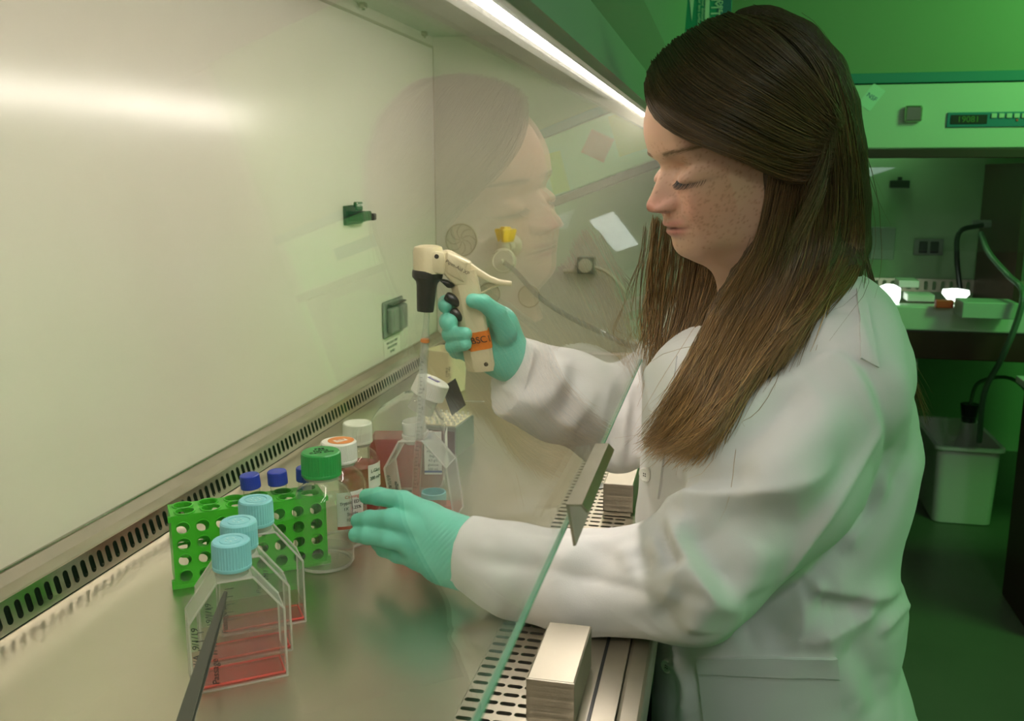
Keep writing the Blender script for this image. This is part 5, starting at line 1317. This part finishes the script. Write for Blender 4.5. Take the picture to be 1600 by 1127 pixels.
def strands(G_, count, r=.00055, spread=.003, seed=0, depth=.006, c0=(.05, .028, .014), c1=(.25, .125, .042), tipfrac=.25, wav=.0015, clump=.6, tw=(0, 1), inward=None):
    rs = np.random.RandomState(seed); ng, n, _ = G_.shape
    for s in range(count):
        u = rs.rand()*(ng-1); i = min(int(u), ng-2); fr_ = u-i; fr_ = fr_*fr_*(3-2*fr_)*.5+fr_*.5
        c = G_[i]*(1-fr_)+G_[i+1]*fr_
        a = tw[0]+rs.rand()*.06; e = tw[1]-rs.rand()*tipfrac*rs.rand()
        ts = np.linspace(a, e, 18)*(n-1); k0 = np.clip(ts.astype(int), 0, n-2); ff = (ts-k0)[:, None]; c = c[k0]*(1-ff)+c[k0+1]*ff
        vw = c-CAM; vw /= np.linalg.norm(vw, axis=1)[:, None]
        tt = np.linspace(0, 1, 18)
        dv = abs(rs.normal())*depth; c = c+vw*dv
        j = rs.normal(size=3)*spread; j2 = rs.normal(size=3)*spread; c = c+np.outer(1-tt, j)*.5+np.outer(tt, j2)+np.outer(np.clip(tt-.7, 0, 1)**1.5, j2)*8
        ph = rs.rand(3)*6.28; fq = 1.5+3*rs.rand(); c = c+wav*np.sin(fq*tt[:, None]*3.1+ph)*tt[:, None]
        rr = r*(.7+.6*rs.rand())*np.clip((1-tt)*6, .25, 1)
        T = np.gradient(c, axis=0); T /= np.linalg.norm(T, axis=1)[:, None]+1e-12
        A_ = np.cross(T, vw); A_ /= np.linalg.norm(A_, axis=1)[:, None]+1e-12; B_ = np.cross(A_, T)
        V_ = np.stack([c+rr[:, None]*(A_*math.cos(q_)+B_*math.sin(q_)) for q_ in (math.pi/2*3, math.pi/6, math.pi*5/6)], 1).reshape(-1, 3)
        b0 = HN[0]; idx = b0+np.arange(17)[:, None]*3+np.arange(3)[None, :]; nx = b0+np.arange(17)[:, None]*3+(np.arange(3)[None, :]+1) % 3
        HF.append(np.stack([idx, nx, nx+3, idx+3], -1).reshape(-1, 4)); HV.append(V_); HN[0] += 54
        sh = (.65+.75*rs.rand()); g_ = (u/(ng-1)); colr = (np.outer(1-tt, c0)+np.outer(tt, c1))*sh
        if rs.rand() < .12: colr *= 1.5
        HCOL.append(np.repeat(colr, 3, axis=0))
def mass(G_, r0, r1, name, push=.010, step=2):
    """solid lock under the strands"""
    pts = []
    return [(g+(g-CAM)/np.linalg.norm(g-CAM, axis=1)[:, None]*push) for g in G_], r0, r1
# A: front hair swept back to the gather behind the ear
A = guides([
 [(1009, 128), (1012, 160), (1030, 190), (1065, 214), (1110, 232), (1165, 252), (1215, 276), (1255, 282), (1292, 262)],
 [(1012, 112), (1022, 150), (1050, 180), (1100, 208), (1160, 236), (1220, 258), (1265, 262), (1294, 250)],
 [(1020, 95), (1038, 135), (1075, 168), (1130, 195), (1190, 225), (1240, 242), (1290, 238)],
 [(1035, 78), (1058, 115), (1105, 152), (1160, 180), (1215, 208), (1260, 225), (1296, 228)],
 [(1055, 60), (1085, 98), (1135, 135), (1190, 165), (1240, 192), (1275, 210), (1298, 218)],
 [(1080, 44), (1115, 78), (1165, 115), (1215, 145), (1255, 175), (1282, 196), (1300, 210)],
 [(1105, 30), (1150, 58), (1200, 95), (1242, 128), (1272, 158), (1292, 182), (1304, 200)],
 [(1135, 20), (1185, 42), (1232, 78), (1265, 112), (1288, 142), (1302, 168), (1308, 192)]], off=.006)
B = guides([
 [(1153, 27), (1204, 41), (1249, 75), (1279, 118), (1295, 161), (1302, 216), (1308, 296), (1296, 380), (1262, 450), (1205, 540), (1150, 620)],
 [(1176, 26), (1227, 43), (1271, 80), (1298, 129), (1311, 184), (1317, 244), (1326, 330), (1314, 400), (1284, 455), (1235, 520), (1190, 580)],
 [(1195, 27), (1244, 48), (1286, 89), (1309, 138), (1322, 193), (1332, 262), (1337, 340), (1330, 400), (1306, 448), (1262, 500), (1222, 545)],
 [(1209, 29), (1257, 54), (1297, 96), (1319, 147), (1330, 203), (1340, 277), (1345, 350), (1343, 400), (1328, 440), (1290, 480), (1255, 515)]], off=.003)
C = guides([
 [(1206, 262), (1193, 330), (1178, 385), (1150, 430), (1120, 480), (1090, 540), (1060, 600), (1035, 650), (1008, 694)],
 [(1228, 264), (1210, 340), (1192, 400), (1165, 455), (1135, 510), (1105, 570), (1075, 630), (1045, 675), (1012, 702)],
 [(1250, 262), (1234, 345), (1215, 415), (1185, 475), (1152, 535), (1122, 595), (1092, 650), (1062, 690), (1035, 712)],
 [(1272, 256), (1260, 345), (1240, 420), (1210, 490), (1175, 550), (1142, 610), (1110, 662), (1085, 695), (1062, 714)],
 [(1292, 246), (1285, 345), (1265, 430), (1235, 495), (1200, 552), (1162, 612), (1130, 662), (1105, 692), (1082, 708)],
 [(1306, 250), (1305, 340), (1292, 420), (1262, 480), (1222, 530), (1182, 582), (1148, 632), (1122, 668), (1098, 695)]], n=34, off=(.001, .016, .016))
Gg = guides([
 [(1300, 215), (1304, 300), (1296, 380), (1268, 450), (1225, 525), (1180, 590), (1145, 645)],
 [(1318, 225), (1322, 310), (1314, 390), (1284, 455), (1240, 525), (1195, 590)],
 [(1333, 240), (1337, 320), (1328, 395), (1300, 450), (1258, 510), (1220, 560)]], off=(.001, .008, .012))
Dg = guides([[(1022, 335, 1.16), (1016, 380, 1.18), (1012, 430, 1.19), (1006, 500, 1.19), (1003, 560, 1.17)],
 [(1045, 350, 1.17), (1038, 400, 1.18), (1030, 460, 1.19), (1022, 530, 1.18), (1015, 600, 1.16)],
 [(1075, 380, 1.17), (1068, 430, 1.18), (1055, 500, 1.18), (1035, 560, 1.165), (1020, 640, 1.14)],
 [(1105, 390, 1.16), (1098, 440, 1.17), (1080, 510, 1.165), (1055, 575, 1.15), (1030, 655, 1.12)],
 [(1135, 405, 1.13), (1125, 450, 1.14), (1100, 520, 1.135), (1070, 590, 1.12), (1040, 660, 1.10)],
 [(1160, 420, 1.08), (1140, 470, 1.09), (1110, 540, 1.09), (1080, 600, 1.085), (1050, 670, 1.08)]])
Eg = guides([[(1340, 300, 1.07), (1348, 380, 1.06), (1366, 450, 1.05), (1398, 520, 1.05), (1428, 600, 1.06), (1444, 655, 1.08)],
 [(1335, 330, 1.09), (1352, 400, 1.08), (1372, 465, 1.08), (1404, 535, 1.07), (1434, 615, 1.08), (1448, 665, 1.09)]])
Fg = guides([[(1006, 400, 1.20), (975, 470, 1.21), (960, 520, 1.21), (985, 560, 1.2)], [(1010, 340, 1.19), (1003, 430, 1.2), (1000, 520, 1.19), (1001, 590, 1.16)]])
# solid locks underneath
import functools
locks = []
def dens(G_): return np.concatenate([G_[:1]]+[np.stack([(G_[i]*(2-k)+G_[i+1]*(k+1))/3 for k in range(3)]) for i in range(len(G_)-1)])
for g in C: locks.append((g[:int(len(g)*.9)]+ray(1150, 500)*.016, .012, .0045))
for g in dens(B): locks.append((g[:int(len(g)*.85)]+ray(1300, 300)*.021, .010, .009))
for g in Dg[3:]: locks.append((g[:int(len(g)*.7)]+ray(1050, 500)*.012, .007, .002))
def hairmass(P):
    q = (P-HO)@HA.T
    d = hair_hull(P)+.004
    # open the face: keep behind an oblique plane
    cut = (q[:, 1]-(.052+.35*(q[:, 2]-.05)))*.9
    cut2 = ((.012+.55*(q[:, 1]+.02))-q[:, 2])*.8        # below the sweep line in front
    face = np.where(q[:, 1] > -.03, cut2, -1)
    d = smax(d, cut, .008); d = smax(d, face, .006)
    m = None
    for g, ra, rb in locks:
        gg = g[::3]; R_ = np.linspace(ra, rb, len(gg)); e = chain(P, list(gg), list(R_), .006); m = e if m is None else smin(m, e, .012)
    return smin(d, m, .008)
mv, mq = surfnet(hairmass, (.86, -.27, .12), (1.36, .17, .66), .0042); mv = relax(mv, mq, 4, .5)
tl_ = np.clip((.42-mv[:, 2])/.28, 0, 1)[:, None]
M['hair'] = mat('brown_hair', (.1, .05, .02), .34, spec=.55, attr='tone')
M['hair_b'] = mat('hair_under_layer', (.1, .05, .02), .55, spec=.3, attr='tone', bump=((260, 260, 60), .7, .003))
hair = tag(link_mesh('hair', mv, mq, M['hair_b'], person, True), 'long straight brown hair, lighter at the tips')
vcol(hair, 'tone', np.array([.055, .031, .016])*(1-tl_)+np.array([.13, .072, .030])*tl_)
DK = (.085, .046, .021); MD = (.18, .10, .038); LT = (.42, .25, .10)
strands(A, 4200, .00055, .0016, 1, .003, DK, (.15, .085, .035), .05, .0010)
strands(np.stack([A[-1], A[-1]*.5+B[0]*.5]), 260, .00052, .0020, 12, .004, DK, (.15, .085, .035), .05, .001)
strands(Gg, 1100, .00050, .0028, 13, .006, (.10, .056, .024), (.34, .20, .08), .25, .0025)
strands(B, 2300, .00052, .0022, 2, .005, DK, (.27, .155, .055), .10, .0015)
strands(C, 2600, .00050, .0030, 3, .008, (.11, .062, .026), LT, .22, .0030)
strands(Dg[:3], 170, .00045, .0040, 14, .006, (.20, .12, .045), LT, .35, .003)
strands(Dg[2:], 1000, .00045, .0030, 4, .006, (.09, .05, .02), LT, .30, .0030)
strands(Eg, 90, .00040, .0022, 5, .004, (.07, .04, .016), (.16, .09, .03), .3, .003)
strands(Fg, 14, .00040, .0060, 6, .004, (.14, .08, .03), LT, .3, .004)
# fine flyaways at the nape and crown
strands(B, 60, .00028, .010, 8, .002, DK, MD, .5, .010)
strands(C, 70, .00028, .010, 9, .002, MD, LT, .4, .012)
sv = np.vstack(HV); sf = np.vstack(HF); sc = np.vstack(HCOL)
so = link_mesh('hair_strands', sv, sf, M['hair'], hair, True); vcol(so, 'tone', sc)
# lashes and brow hairs
def hairlet(pts, r, b): b.tube(spline(pts, 6), [r, r*.95, r*.85, r*.7, r*.5, r*.2], 4)
def on_face(x, w_, o=.0): return H2W(x, float(faceF(np.array([x]), np.array([w_]))[0])+o, w_)
rs = np.random.RandomState(3)
for s in (1, -1):
    b = MB()
    for k in range(34):
        u = -1+2*k/33+rs.normal()*.02; x = .032+.0135*u; w0 = -.0185+6*(x-.032)**2-.22*(x-.032)
        p = on_face(s*x, w0+.0008, -.0004); L_ = .0105*(1-.25*u*u)
        side = s*(x-.030)*.22
        b_dir = hf*1.0*L_; hairlet([p, p+b_dir*.45-hw_*.0030+hl*side*.4, p+b_dir*.85-hw_*.0042+hl*side*.9], .00026, b)
    b.build('eyelashes', M['ink'], body, False)
for s in (1, -1):
    b = MB()
    for k in range(240):
        u = rs.rand(); x = .013+.036*u; w0 = .0150+.004*math.sin(u*2.6)-.003*u+rs.normal()*.0014*(1-.4*u)
        p = on_face(s*x, w0, -.0002); d_ = hl*s*.006*(.5+u*.6)+hw_*(.0022*(1-u*1.4)); q_ = on_face(s*(x+.0055), w0+.0016*(1-u*1.4), .0006); hairlet([p, (p+q_)/2+hf*.0004, q_], .00016, b)
    b.build('eyebrow', mat('brow_hair', (.22, .13, .07), .6), body, False)
